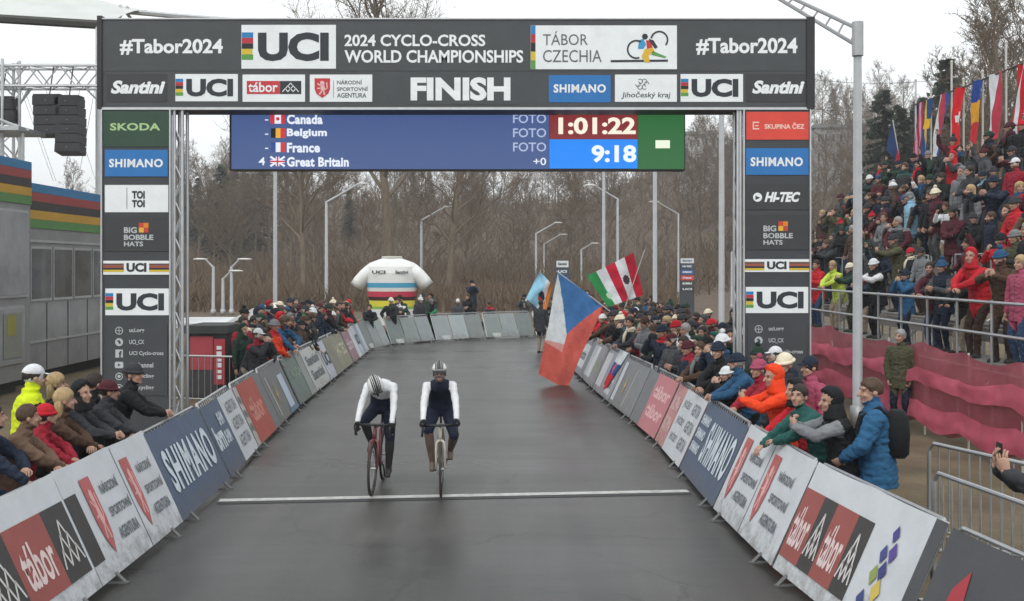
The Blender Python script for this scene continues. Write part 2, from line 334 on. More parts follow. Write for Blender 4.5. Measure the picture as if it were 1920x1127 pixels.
for row, (yy, dx, sc) in enumerate(((108, 6.2, .8), (118, 6.2, .9), (130, 6.5, .95), (144, 7, .95), (160, 7.2, .9), (178, 7.6, .85), (198, 8.2, .8), (216, 8.6, .75), (232, 8.8, .7))):
    half = yy * (.36 if row < 2 else .42); x = -yy * .36
    while x < half:
        if not (x > 13 and yy < 120): gridpts.append((x + rnd.uniform(-2, 2), yy + rnd.uniform(-5, 5), sc * rnd.uniform(.72, 1.12)))
        x += dx * rnd.uniform(.8, 1.25)
for (x, y, s) in gridpts:
    if rnd.random() < (.07 if y > 150 else .0):
        plant_tree(KC[rnd.randrange(2)], 'conifer_tree', x, y, s * 1.05, 'dark conifer among the bare trees of the hillside wood', 'conifers in the hillside wood')
    else:
        plant_tree(KB[rnd.randrange(4)], 'bare_tree', x, y, s, 'bare brown tree in the hillside wood beyond the road', 'bare trees of the hillside wood')
# scrub that fills the foot of the wood: nobody could count it
b = MB(); rnd = random.Random(9)
for i in range(26000):
    y = rnd.choice((rnd.uniform(66, 80), rnd.uniform(72, 130), rnd.uniform(97, 250))); x = rnd.uniform(-.5, .5) * y
    if y < 92 and x > 11: continue
    z = hz(x, y); hgt = rnd.uniform(.8, 4.2) * (.55 if y < 85 else 1); a = rnd.uniform(0, 6.28)
    d = Vector((math.cos(a) * rnd.uniform(.2, .9), math.sin(a) * rnd.uniform(.2, .9), 1)) * hgt; w = rnd.uniform(.02, .05) * (1 + y / 200)
    p = Vector((x, y, z - .1)); s_ = Vector((w, 0, 0))
    b.add([p - s_, p + s_, p + d], [(0, 1, 2)]); q = p + d * .4; e_ = q + Vector((rnd.uniform(-1, 1), rnd.uniform(-1, 1), 1)) * hgt * .4
    b.add([q - s_ * .7, q + s_ * .7, e_], [(0, 1, 2)]); b.add([p + d * .6 - s_ * .6, p + d * .6 + s_ * .6, p + d * .6 + Vector((rnd.uniform(-1, 1), 0, .8)) * hgt * .35], [(0, 1, 2)])
o = b.build('undergrowth', TWIG); tag(o, 'tangled brown undergrowth at the foot of the hillside wood', 'undergrowth', kind='stuff')
# trees behind the grandstand
for (px, Y, k, s, lab) in ((1655, 76, KC[0], 1.12, 'pointed dark conifer just past the street lamp, behind the grandstand'),
                           (1688, 80, KC[1], 1.2, 'broad dark conifer behind the first hanging flag of the grandstand'),
                           (1775, 74, KC[0], 1.2, 'tallest dark conifer, behind the hanging flags of the grandstand'),
                           (1725, 88, KC[1], 1.25, 'dark conifer half hidden between two flagpoles of the grandstand')):
    x = (px - 960) * Y / FPX; plant_tree(k, 'conifer_tree', x, Y, s, lab)
for (px, Y, s, lab) in ((1745, 92, .95, 'slender upright bare tree rising beside the tallest conifer'), (1835, 62, .98, 'tall bare tree with upswept branches above the grandstand'),
                        (1895, 58, 1.05, 'tall bare tree with dense upswept branches above the grandstand corner'), (1800, 85, .9, 'bare tree with fine twigs behind the flags'),
                        (1940, 66, 1.1, 'tall bare tree cut by the picture edge above the grandstand'), (1870, 80, .95, 'thin bare tree between the two tall trees over the grandstand')):
    x = (px - 960) * Y / FPX; plant_tree(POP, 'bare_tree', x, Y, s, lab)
for i, (px, Y, s) in enumerate(((1545, 120, .8), (1580, 110, .7), (1640, 95, .75), (1700, 100, .85), (1760, 105, .9), (1830, 95, .9), (1890, 90, .9), (1500, 118, .75), (1460, 112, .8), (1420, 115, .9), (1610, 88, .55), (1350, 118, .85), (1310, 122, .9))):
    x = (px - 960) * Y / FPX; plant_tree(KB[i % 4], 'bare_tree', x, Y, s, 'bare brown tree on the rise behind the grandstand', 'bare trees on the rise behind the grandstand')
for px, Y, s, lab in ((415, 130, 1.05, 'dark conifer beside the video screen, above the wood'), (130, 120, .75, 'pale bare tree seen under the hanging loudspeakers')):
    x = (px - 960) * Y / FPX; plant_tree(KC[0] if px == 415 else POP, 'conifer_tree' if px == 415 else 'bare_tree', x, Y, s, lab)
for i, (px, Y, s) in enumerate(((372, 150, .8), (398, 146, .95), (440, 148, .92), (462, 152, 1.0), (488, 150, .95), (352, 156, .85))):
    plant_tree(KC[i % 2], 'conifer_tree', (px - 960) * Y / FPX, Y, s, 'dark pointed conifer of the row in front of the cream building', 'conifers in front of the cream building')
for i, (px, Y, s) in enumerate(((420, 140, .95), (455, 136, .95), (478, 141, 1.0), (505, 138, .95), (1300, 150, 1.0), (1325, 146, 1.0), (1350, 152, 1.0))):
    plant_tree(KB[(i + 1) % 4], 'bare_tree', (px - 960) * Y / FPX, Y, s, 'bare brown tree in front of a building on the hillside', 'bare trees screening the hillside buildings')
for i, px in enumerate((60, 95, 165, 215, 270, 330)):
    Y = 118 + 5 * (i % 3); plant_tree(KB[i % 4], 'bare_tree', (px - 960) * Y / FPX, Y, .62 + .08 * (i % 2), 'low bare tree behind the trailers and the stage', 'bare trees behind the trailers')

# ------------------------------------------------------------------ far buildings
def slab_building(px0, px1, py0, py1, Y, wall, label, rows, cols, deep=9):
    a_, c_ = at(px0, py1, Y), at(px1, py0, Y); base = hz(a_.x, Y) - 1
    r = thing('apartment_building', ((a_.x + c_.x) / 2, Y, base), label, 'building')
    MB().box(a_.x, Y, base, c_.x, Y + deep, c_.z).build('wall', wall, r, Matrix())
    MB().box(a_.x - .3, Y - .3, c_.z + .005, c_.x + .3, Y + deep + .3, c_.z + .45).build('roof', mat('roof_felt', (.2, .2, .2), .9, nscale=2), r, Matrix())
    gl = mat('far_window', (.08, .09, .1), .2, nscale=.5)
    for i in range(rows):
        for j in range(cols):
            w = (c_.x - a_.x) / cols; hgt = 2.8; x0 = a_.x + w * (j + .25); z0 = c_.z - hgt * (i + .75)
            win = MB().box(x0, Y - .06, z0, x0 + w * .5, Y - .004, z0 + 1.35).build('window', mat('far_window_frame', (.5, .5, .48), .6), r, Matrix())
            MB().box(x0 + .1, Y - .09, z0 + .1, x0 + w * .5 - .1, Y - .063, z0 + 1.25).build('pane', gl, win, Matrix())
slab_building(1528, 1625, 240, 300, 150, mat('grey_render', (.32, .31, .31), .9, nscale=.4), 'long grey flat-roofed building on the hill beside the street lamp', 3, 7)
slab_building(425, 505, 316, 350, 165, mat('cream_render', (.55, .53, .46), .9, nscale=.4), 'cream building showing above the wood beside the video screen', 2, 4)
slab_building(1288, 1345, 252, 300, 170, mat('pale_render', (.45, .44, .43), .9, nscale=.4), 'pale flat-roofed building on the hill seen through the arch', 2, 4)

# ------------------------------------------------------------------ street lamps
LAMPM = mat('lamp_post_grey', (.40, .41, .42), .5, .4, nscale=4, namt=.12)
HEAD = mat('lamp_head', (.55, .55, .53), .5, .2)
def lamp(x, y, h, arm, ang, label, r0=.085, rise=.55, box=False, head=True):
    t = thing('street_lamp', (x, y, 0), label, 'street lamp', 'street lamps along the road'); T = Matrix()
    MB().tube([(x, y, 0), (x, y, .35), (x, y, .36), (x, y, h)], [r0 * 1.5, r0 * 1.5, r0, r0 * .8], 10).build('post', LAMPM, t, T, smooth=True)
    d = Vector((math.cos(ang), math.sin(ang), 0)); e_ = Vector((x, y, h)) + d * arm + Vector((0, 0, arm * rise))
    b = MB(); st = Vector((x, y, h - .06))
    if box:                                     # lattice arm of two chords with plates between them
        b.tube([st + Vector((0, 0, .06)), e_ + Vector((0, 0, .06))], .036, 6); b.tube([st - Vector((0, 0, .26)), e_ - Vector((0, 0, .05))], .034, 6)
        for i in range(8):
            u = i / 7; b.tube([st.lerp(e_, u) + Vector((0, 0, .08)), st.lerp(e_, min(u + .08, 1)) - Vector((0, 0, .26 - .2 * u))], .02, 5)
        b.tube([(x, y, h - .5), (x, y, h + .12)], r0 * 1.15, 10)
    else: b.tube([st, e_], [r0 * .75, r0 * .5], 8)
    b.build('arm', LAMPM, t, T)
    if head:
        b = MB(); n_ = Vector((-d.y, d.x, 0)); p = e_
        rings = [[p + d * u + n_ * w * c + Vector((0, 0, hh * s_ + .03)) for c, s_ in ((-1, 0), (-.7, 1), (.7, 1), (1, 0), (.7, -.5), (-.7, -.5))] for u, w, hh in ((-.1, .05, .04), (.1, .12, .07), (.5, .14, .08), (.75, .06, .03))]
        b.loft(rings); b.build('lamp_head', HEAD, t, T)
def lampx(px, Y): return (px - 960) * Y / FPX
lamp(lampx(1608, 19), 19, 7.25, 1.6, R(155), 'big grey street lamp with lattice arm between arch and grandstand', .09, .55, True)
lamp(lampx(1353, 24), 24, 7.6, 1.4, R(180), 'grey street lamp post rising just inside the arch leg on the grandstand side', .075)
lamp(lampx(1228, 36), 36, 7.6, 1.4, R(180), 'grey street lamp post under the green end of the video screen', .085)
lamp(lampx(1132, 47), 47, 7.6, 1.4, R(180), 'grey street lamp post passing behind the red, white and green flag', .085)
lamp(lampx(1158, 67), 67, 7.3, 1.45, R(180), 'street lamp with its head over the road below the blue clock field', .09)
lamp(lampx(1272, 86), 86, 7.3, 1.7, R(180), 'street lamp beside the striped sign totem', .09)
lamp(lampx(516, 39), 39, 7.6, 1.4, 0, 'pale street lamp post under the start of the video screen', .08)
lamp(lampx(612, 72), 72, 7.4, 2.2, 0, 'street lamp arching toward the inflatable jersey', .12)
lamp(lampx(790, 98), 98, 7.3, 2.2, 0, 'street lamp standing directly behind the inflatable jersey', .13)
lamp(lampx(1005, 100), 100, 6.1, 1.8, 0, 'far street lamp above the light blue flag', .12)
lamp(lampx(1020, 104), 104, 5.2, 1.6, 0, 'smaller far street lamp just beside the one above the light blue flag', .09)
lamp(lampx(1090, 102), 102, 4.6, 1.0, 0, 'thin far street lamp between the dark blue totem and the tricolour flags', .1)
lamp(lampx(1372, 70), 70, 3.9, .5, R(0), 'small street lamp close to the arch leg on the grandstand side', .08)
for px, h, ang, lab in ((400, 2.9, 180, 'first of the three small lamps over the red booth'), (418, 2.2, 0, 'middle and lowest of the three small lamps over the red booth'), (434, 2.9, 0, 'third of the three small lamps over the red booth')):
    lamp(lampx(px, 62), 62, h, .45, R(ang), lab, .1, .9)

# ------------------------------------------------------------------ finish arch
AY = 17.0; AS = FPX / AY
ax = lambda px: (px - 960) / AS
az = lambda py: CAMH - (py - HOR) / AS
ROTF = Matrix(((1, 0, 0, 0), (0, 0, -1, 0), (0, 1, 0, 0), (0, 0, 0, 1)))      # panel plane -> upright, facing the camera
arch = thing('finish_arch', (ax(856), AY + .3, 0), 'dark grey finish arch covered in printed panels spanning the road', 'arch')
GREY = vinyl('#46494c'); GREYD = vinyl('#3a3c3f'); GREYP = vinyl('#404347')
MB().box(ax(187), AY + .012, az(203), ax(1525), AY + .75, az(36)).build('beam', mat('arch_beam', (.03, .03, .032), .6, nscale=3), arch, Matrix())
def panel(px0, py0, px1, py1, m, name='sponsor_panel', off=0.0, d=.01, parent=arch):
    return MB().box(0, 0, -d, (px1 - px0) / AS, (py1 - py0) / AS, 0).build(name, m, parent, Matrix.Translation((ax(px0), AY - off, az(py1))) @ ROTF)
class P:                                        # print on a panel in photo pixels
    def __init__(s, px0, py0, px1, py1, m, name='sponsor_panel', off=.006, parent=arch):
        s.x, s.y = px0, py1; s.o = panel(px0, py0, px1, py1, m, name, off, .005, parent)
    def c(s, px, py): return ((px - s.x) / AS, (s.y - py) / AS)
    def t(s, w, a, b_, c_, d, m, bold=.02, shear=0, z=.003, space=1): txt(s.o, w, *s.c(a, d), *s.c(c_, b_), m, bold, shear, z, space=space)
    def r(s, a, b_, c_, d, m, z=.003, name='print_block'): rect(s.o, *s.c(a, d), *s.c(c_, b_), m, z, name, .002)
    def sh(s, polys, m, z=.005, name='emblem'): shape(s.o, [[s.c(*p) for p in q][::-1] for q in polys], m, z, name)
panel(189, 37, 1524, 201, GREY, 'beam_banner')
MB().box(ax(1512), AY - .03, az(204), ax(1527), AY + .8, az(32)).build('end_cap', BLACK, arch, Matrix())
MB().box(ax(183), AY - .03, az(204), ax(192), AY + .8, az(30)).build('end_cap', BLACK, arch, Matrix())
MB().box(ax(190), AY - .02, az(206), ax(1515), AY + .01, az(201.5)).build('beam_rail', ALU, arch, Matrix())
MB().box(ax(187), AY - .02, az(36.5), ax(1525), AY + .01, az(34)).build('beam_rail', ALU, arch, Matrix())
UDARK = ink('#33383e'); PALE = ink('#e6eaec'); TXTW = ink('#e9ecee')
def uci(p, x0, y0, x1, y1):                     # five-stripe mark and the three letters
    w, h = x1 - x0, y1 - y0; m0, m1 = y0 + h * .17, y1 - h * .2
    for i, c_ in enumerate(RAINBOW):
        p.r(x0 + .004 * w, m0 + (m1 - m0) * i / 5 + .15, x0 + (.125 - .008 * (i == 3)) * w, m0 + (m1 - m0) * (i + 1) / 5 - .15, ink(c_), name='stripe')
    p.t('UCI', x0 + w * .175, y0 + h * .17, x0 + w * .925, y1 - h * .17, UDARK, .05)
def stripes5(p, x0, y0, x1, y1):
    for i, c_ in enumerate(RAINBOW): p.r(x0, y0 + (y1 - y0) * i / 5, x1, y0 + (y1 - y0) * (i + 1) / 5 - .1, ink(c_), name='stripe')
def peaks(cx, cy, w, h, t):                     # pyramid of pointed arches
    out = []
    for row, n_ in ((0, 3), (1, 2), (2, 1)):
        for i in range(n_):
            x = cx + (i - (n_ - 1) / 2) * w / 3; y = cy - h / 2 + row * h / 3.3; a_ = w / 6; hh = h / 2.6
            for q in (bar2(x - a_, y, x, y + hh, t), bar2(x, y + hh, x + a_, y, t)): out.append(q)
    return out
def shield(x0, y0, x1, y1):
    w, h = x1 - x0, y1 - y0; return [(x0, y1), (x0, y0 + h * .45), (x0 + w * .12, y0 + h * .22), (x0 + w * .5, y0), (x1 - w * .12, y0 + h * .22), (x1, y0 + h * .45), (x1, y1)]
def lion(x0, y0, x1, y1):
    w, h = x1 - x0, y1 - y0; f = lambda u, v: (x0 + w * u, y0 + h * v)
    return [[f(.34, .82), f(.46, .9), f(.62, .86), f(.66, .72), f(.5, .66), f(.36, .7)], [f(.42, .7), f(.62, .7), f(.7, .45), f(.6, .3), f(.42, .34), f(.36, .5)],
            bar2(*f(.42, .62), *f(.16, .74), w * .09), bar2(*f(.4, .5), *f(.16, .48), w * .09), bar2(*f(.48, .36), *f(.3, .16), w * .11), bar2(*f(.6, .34), *f(.66, .14), w * .11),
            bar2(*f(.66, .4), *f(.84, .5), w * .07), bar2(*f(.84, .5), *f(.8, .82), w * .08)]
# upper row
TOP = P(192, 44, 1510, 133, GREY, 'title_strip')
TOP.t('#Tabor2024', 225, 73, 418, 103, TXTW, .03); TOP.t('#Tabor2024', 1305, 71, 1495, 103, TXTW, .03)
TOP.t('2024 CYCLO-CROSS', 646, 65, 910, 87, TXTW, .025); TOP.t('WORLD CHAMPIONSHIPS', 646, 94, 981, 118, TXTW, .025)
p = P(453, 47, 630, 129, PALE, off=.012); uci(p, 453, 47, 630, 129)
p = P(995, 48, 1269, 130, PALE, off=.012); stripes5(p, 995.3, 48.3, 1004, 129.7)
GT = ink('#5f6468'); p.t('TÁBOR', 1018, 59, 1102, 85, GT, 0); p.t('CZECHIA', 1018, 94, 1128, 117, GT, 0)
fl = lambda polys: polys
p.sh([[(1145, 113), (1252, 112), (1252, 116), (1145, 117)]], UDARK)
def arcpx(cx, cy, r_, w, a0, a1): return [[(x, 2 * cy - y) for x, y in q][::-1] for q in arc(cx, cy, r_, w, a0, a1)]
p.sh(arcpx(1193, 93, 18, 3.2, 60, 290), UDARK); p.sh(arcpx(1236, 75, 17, 3.2, -40, 170), UDARK)
p.sh([disc(1209, 69, 5.5)], UDARK); p.sh([[(1198, 76), (1206, 73), (1211, 84), (1206, 92), (1196, 92)]], ink('#3f97c4')); p.sh([[(1211, 76), (1220, 76), (1223, 90), (1213, 92)]], ink('#c2392f'), .006)
p.sh([[(1216, 73), (1225, 76), (1233, 89), (1228, 92), (1219, 80)]], UDARK, .007); p.sh([[(1209, 92), (1224, 90), (1227, 97), (1216, 104), (1218, 118), (1208, 117), (1203, 106)]], ink('#d8b13a'), .006)
p.sh([[(1224, 96), (1250, 107), (1246, 109), (1221, 103)]], ink('#5d9a55'), .006)
# lower row
for x0, a_, c_ in ((200, 208, 310), (1399, 1410, 1508)):
    p = P(x0, 139, x0 + 113, 191, GREYD); p.t('Santini', a_, 151, c_, 176, TXTW, .045, .25)
p = P(329, 139, 446, 190, PALE); uci(p, 329, 139, 446, 190)
p = P(1276, 139, 1393, 191, PALE); uci(p, 1276, 139, 1393, 191)
p = P(455, 140, 572, 191, PALE); p.r(463, 152, 525, 176.5, RED); p.t('tábor', 466, 154, 521, 173, PALE, .02, z=.005); p.r(525.3, 152, 565, 176.5, UDARK)
p.sh([[(x, y) for x, y in q][::-1] for q in [[(a_, 2 * 164 - c_) for a_, c_ in q] for q in peaks(545, 164, 30, 17, 1.6)]], PALE, .006)
p = P(581, 140, 698, 191, PALE); flip = lambda polys, s: [[(a_, s - c_) for a_, c_ in q][::-1] for q in polys]
p.sh(flip([shield(590, 147, 619, 184)], 331), RED, .004); p.sh(flip(lion(591, 148, 618, 183), 331), ink('#e6b9b6'), .006)
p.r(625, 151, 625.8, 183, GT)
for i, s_ in enumerate(('NÁRODNÍ', 'SPORTOVNÍ', 'AGENTURA')): p.t(s_, 632, 149.5 + i * 12.5, (679, 690, 687)[i], 158.5 + i * 12.5, GT, .02)
p = P(760, 139, 970, 196, GREY, 'title_strip'); p.t('FINISH', 770, 145, 957, 189, TXTW, .045)
p = P(1029, 141, 1145, 192, BLUE); p.t('SHIMANO', 1038, 158, 1136, 174, PALE, .035, .02, space=1.12)
p = P(1153, 140, 1269, 191, PALE); p.t('Jihočeský kraj', 1165, 172, 1257, 186, ink('#4a4f55'), .01, .15)
for a_ in range(6): p.sh(arcpx(1204 + 8 * math.cos(a_ * 1.05), 158 + 6 * math.sin(a_ * 1.05), 5, 1.2, 0 + 60 * a_, 260 + 60 * a_), GT)
# legs
def leg(x0, x1, xin0, xin1, top):
    T = Matrix()
    b = MB()
    for u in (x0 + 3, x1 - 3):
        for y_ in (AY + .08, AY + .7): b.tube([(ax(u), y_, 0), (ax(u), y_, az(top))], .035, 8)
    b.build('leg_frame', ALU, arch, T)
    pn = P(x0, top, x1, 836, GREYP, 'leg_banner', .0)
    MB().box(ax(x0 - 3), AY - .035, 0, ax(x0) - .004, AY + .01, az(top)).build('edge_profile', ALU, arch, T)
    MB().box(ax(x1) + .004, AY - .035, 0, ax(x1 + 3), AY + .01, az(top)).build('edge_profile', ALU, arch, T)
    b = MB(); L0, L1 = ax(xin0), ax(xin1)       # inner truss of the leg
    for u in (L0 + .03, L1 - .03):
        for y_ in (AY + .04, AY + .3): b.tube([(u, y_, 0), (u, y_, az(top))], .028, 8)
    k = 0; z = .1
    while z < az(top) - .35:
        b.tube([((L0 + .03) if k % 2 else (L1 - .03), AY + .04, z), ((L1 - .03) if k % 2 else (L0 + .03), AY + .04, z + .3)], .012, 5)
        b.tube([(L0 + .03, AY + (.04 if k % 2 else .3), z), (L0 + .03, AY + (.3 if k % 2 else .04), z + .3)], .012, 5); z += .3; k += 1
    b.build('leg_truss', ALU, arch, T); MB().box(ax(x0) - .2, AY - .1, .006, ax(x1) + .2, AY + .9, .05).build('base_plate', STEEL, arch, T)
    return pn
lp = leg(193, 318, 322, 344, 206); rp = leg(1396, 1517, 1381, 1393, 205)
SMALL = ink('#b9bdc0')
def bobble(x, y):
    p = P(x - 36, y - 12, x + 88, y + 53, GREYD, off=.012); p.t('BIG', x, y + 8, x + 24, y + 19, SMALL, .03); p.t('BOBBLE', x, y + 22, x + 55, y + 32, SMALL, .03); p.t('HATS', x, y + 35, x + 36, y + 44, SMALL, .03)
    for i, c_ in enumerate(('#c8452f', '#d8842f', '#e0b13c', '#b8483f')): p.r(x + 28 + (i % 2) * 9, y + 0 + (i // 2) * 9, x + 37 + (i % 2) * 9, y + 9 + (i // 2) * 9, ink(c_), .004)
def uciband(x0, x1, y0, y1):
    p = P(x0, y0, x1, y1, PALE, off=.014); w = x1 - x0
    for a_, c_ in ((x0, x0 + w * .31), (x1 - w * .31, x1)):
        for i, h_ in enumerate(RAINBOW[1:4] + ['#d9c64a']): p.r(a_, y0 + 5 + i * 4, c_, y0 + 8.9 + i * 4, ink(('#6b4f48', '#a05a4a', '#3a3434', '#d3b93c')[i]), .003, 'stripe')
    p.t('UCI', x0 + w * .35, y0 + 4, x0 + w * .65, y1 - 5, UDARK, .05)
p = P(194, 209, 318, 275, vinyl('#2f4a3a'), off=.012); p.t('SKODA', 207, 231, 301, 245, ink('#a9c88f'), .03, space=1.05)
p = P(197, 281, 315, 331, BLUE, off=.012); p.t('SHIMANO', 205, 298, 306, 314, PALE, .035, .02, space=1.12)
p = P(197, 347, 316, 398, PALE, off=.012); p.t('TOI', 248, 358, 272, 373, UDARK, .05); p.t('TOI', 248, 375, 272, 389, UDARK, .05); p.r(238, 352, 239, 392, GT)
bobble(233, 418); uciband(194, 319, 489, 515)
p = P(198, 541, 317, 591, PALE, off=.012); uci(p, 198, 541, 317, 591)
p = P(1399, 210, 1516, 262, vinyl('#d8493d'), off=.012); p.t('SKUPINA ČEZ', 1433, 230, 1508, 242, ink('#f0c9bd'), .03)
p.sh(flip([[(1411, 229), (1423, 229), (1423, 231.5), (1411, 231.5)], [(1411, 241), (1423, 241), (1423, 243.5), (1411, 243.5)], [(1411, 231.5), (1413, 231.5), (1413, 241), (1411, 241)], [(1415, 235), (1422, 235), (1422, 237), (1415, 237)]], 472), ink('#f0c9bd'), .004)
p = P(1398, 278, 1516, 328, BLUE, off=.012); p.t('SHIMANO', 1407, 295, 1505, 312, PALE, .035, .02, space=1.12)
p = P(1397, 345, 1516, 393, GREYD, off=.012); p.t('HI-TEC', 1433, 360, 1500, 379, TXTW, .05, .3); p.sh([disc(1420, 370, 8.5)], TXTW, .004); p.sh([[(1416, 367), (1425, 371), (1416, 375)]], UDARK, .006)
bobble(1431, 415); uciband(1395, 1517, 486, 510)
p = P(1398, 538, 1515, 587, PALE, off=.012); uci(p, 1398, 538, 1515, 587)
for (x, y0, n_) in ((224, 620, 6), (1422, 617, 4)):
    p = P(x - 20, y0 - 14, x + 90, y0 + 14 + 21.5 * (n_ - 1), GREYP, 'contact_panel', off=.012)
    for i in range(n_):
        y = y0 + 21.4 * i; s_ = ('uci.org', 'UCI_CX', 'UCI Cyclo-cross', 'ucichannel', 'uci_cycling', 'uci_cycling')[i]
        p.t(s_, x + 19, y - 4.5, x + 19 + (28, 28, 64, 45, 46, 46)[i], y + 5, SMALL, .02)
        if i == 0: p.sh(arcpx(x, y, 7.5, 1.4, 0, 360) + [[(x - 7, y - .6), (x + 7, y - .6), (x + 7, y + .6), (x - 7, y + .6)], [(x - .6, y - 7), (x + .6, y - 7), (x + .6, y + 7), (x - .6, y + 7)]], SMALL)
        elif i == 1: p.sh([disc(x, y, 7.5)], SMALL); p.sh([[(x - 4, y - 3), (x + 1, y - 4), (x + 4, y + 2), (x + 1, y + 4)]], GREYP, .007)
        elif i == 2: p.r(x - 7, y - 7.5, x + 7, y + 7.5, SMALL); p.t('f', x - .5, y - 5, x + 5, y + 7.5, GREYP, .05, z=.006)
        elif i == 3: p.sh([[(x - 8, y - 4), (x - 6, y - 6), (x + 6, y - 6), (x + 8, y - 4), (x + 8, y + 4), (x + 6, y + 6), (x - 6, y + 6), (x - 8, y + 4)]], SMALL); p.sh([[(x - 2, y - 3), (x + 3, y), (x - 2, y + 3)]], GREYP, .007)
        else: p.sh(arcpx(x, y, 7, 1.6, 0, 360) + [disc(x, y, 3)], SMALL)

# ------------------------------------------------------------------ video screen behind the beam
SY = AY + .95; SS = FPX / SY
sx = lambda px: (px - 960) / SS
szz = lambda py: CAMH - (py - HOR) / SS
scr = thing('video_screen', (sx(858), SY + .1, szz(319)), 'wide LED results screen hanging under the arch beam', 'screen')
MB().box(sx(430), SY + .01, szz(319), sx(1285), SY + .3, szz(190)).build('housing', BLACK, scr, Matrix())
def led(h, e=1.0): return mat('led_' + h.strip('#') + str(e), h, .5, emit=e)
class S(P):
    def __init__(s, a, b_, c_, d, m, name='display_field'):
        s.x, s.y = a, d; s.o = MB().box(0, 0, -.006, (c_ - a) / SS, (d - b_) / SS, 0).build(name, m, scr, Matrix.Translation((sx(a), SY, szz(d))) @ ROTF)
    def c(s, px, py): return ((px - s.x) / SS, (s.y - py) / SS)
LW = led('#dfe6f2')
p = S(434, 196, 1029.5, 317, led('#465b8c', .95))
for i, (s_, w) in enumerate((('Canada', 67), ('Belgium', 75), ('France', 62), ('Great Britain', 116))):
    y = 214 + 26.6 * i; p.t(s_, 538, y + .5, 538 + w, y + 19, LW, .04, space=1.06); x = 507
    if i < 3: p.r(497, y + 10, 503, y + 12, LW); p.t('FOTO', 962, y, 1024, y + 17, led('#a9b6d6'), .01)
    else: p.t('4', 485, y + 1, 497, y + 16, LW, .01); p.t('+0', 1000, y + 2, 1024, y + 16, LW, .01)
    fx, fy = 507, y
    if i == 0:
        p.r(fx, fy, fx + 8, fy + 18, led('#c8303a')); p.r(fx + 8, fy, fx + 20, fy + 18, LW); p.r(fx + 20, fy, fx + 27, fy + 18, led('#c8303a')); p.sh([disc(fx + 14, fy + 9, 3.5, 8)], led('#c8303a'), .006)
    elif i == 1:
        for k, h_ in enumerate(('#15130f', '#e0a93a', '#c8353a')): p.r(fx + 1 + 9 * k, fy, fx + 10 + 9 * k, fy + 18, led(h_))
    elif i == 2:
        for k, h_ in enumerate(('#2f4a8c', '#dfe6f2', '#c8353a')): p.r(fx + 1 + 9 * k, fy, fx + 10 + 9 * k, fy + 18, led(h_))
    else:
        p.r(fx, fy, fx + 27, fy + 18, led('#33448c')); q = []
        p.sh([bar2(fx, fy, fx + 27, fy + 18, 4), bar2(fx, fy + 18, fx + 27, fy, 4), [(fx, fy + 6), (fx + 27, fy + 6), (fx + 27, fy + 12), (fx, fy + 12)], [(fx + 10, fy), (fx + 17, fy), (fx + 17, fy + 18), (fx + 10, fy + 18)]], LW, .005)
        p.sh([[(fx, fy + 7.5), (fx + 27, fy + 7.5), (fx + 27, fy + 10.5), (fx, fy + 10.5)], [(fx + 12, fy), (fx + 15, fy), (fx + 15, fy + 18), (fx + 12, fy + 18)]], led('#c8303a'), .007)
p = S(1030, 196, 1195.5, 261, led('#8a3034', .85)); p.t('1:01:22', 1047, 220, 1192, 252, led('#f4ead8'), .035)
p = S(1030, 261.3, 1195.5, 316, led('#1f86f0')); p.t('9:18', 1109, 272, 1193, 305, led('#e8f0fa'), .035)
p = S(1196, 196, 1283, 317, led('#2f6e3c', .85)); p.r(1229, 263, 1256, 278, led('#e6efd8'))
b = MB()
for px in (440, 640, 860, 1080, 1275): b.tube([(sx(px), SY + .1, szz(190)), (sx(px), AY + .5, az(60))], .02, 5)
b.build('hanger', STEEL, scr, Matrix())

# ------------------------------------------------------------------ banner barriers
LEAN = math.atan(.46); SL, CL = math.sin(LEAN), math.cos(LEAN)
BPL = Matrix(((1, 0, 0, 0), (0, SL, -CL, 0), (0, CL, SL, .06), (0, 0, 0, 1)))   # leaning banner plane in barrier space
FR = {}
def frame_mesh(L):
    k = round(L, 1)
    if k in FR: return FR[k]
    b = MB()
    b.tube([(.04, .03, -.03), (.04, 1.04, -.03), (.1, 1.1, -.03), (L - .1, 1.1, -.03), (L - .04, 1.04, -.03), (L - .04, .03, -.03)], .019, 7)
    b.tube([(.04, .08, -.03), (L - .04, .08, -.03)], .015, 6); q = .04
    while q < L - .1: q += .125; b.tube([(q, .08, -.032), (q, 1.1, -.032)], .008, 5, cap=False)
    ft = MB()
    for u in (0,):
        ft.box(-.02, -.1, .004, .02, .62, .018); ft.tube([(0, -.07, .012), (0, .02, .1)], .018, 6); ft.tube([(0, .58, .012), (0, .46, .95)], .016, 6)
    FR[k] = (b.mesh('frame', STEEL), ft.mesh('foot', mat('dull_steel', (.16, .16, .16), .6, .4, nscale=9))); return FR[k]
def barrier(p0, p1, label, group):
    p0, p1 = Vector((*p0, 0)), Vector((*p1, 0)); d = p1 - p0; L = d.length
    t = thing('banner_barrier', p0, label, 'barrier', group, math.atan2(d.y, d.x)); fm, ft = frame_mesh(L)
    link('frame', fm, t, local=BPL @ Matrix.Diagonal((L / round(L, 1), 1, 1, 1)))
    for u in (.35, L - .35): link('foot', ft, t, local=Matrix.Translation((u, 0, 0)))
    t['L'] = L; return t
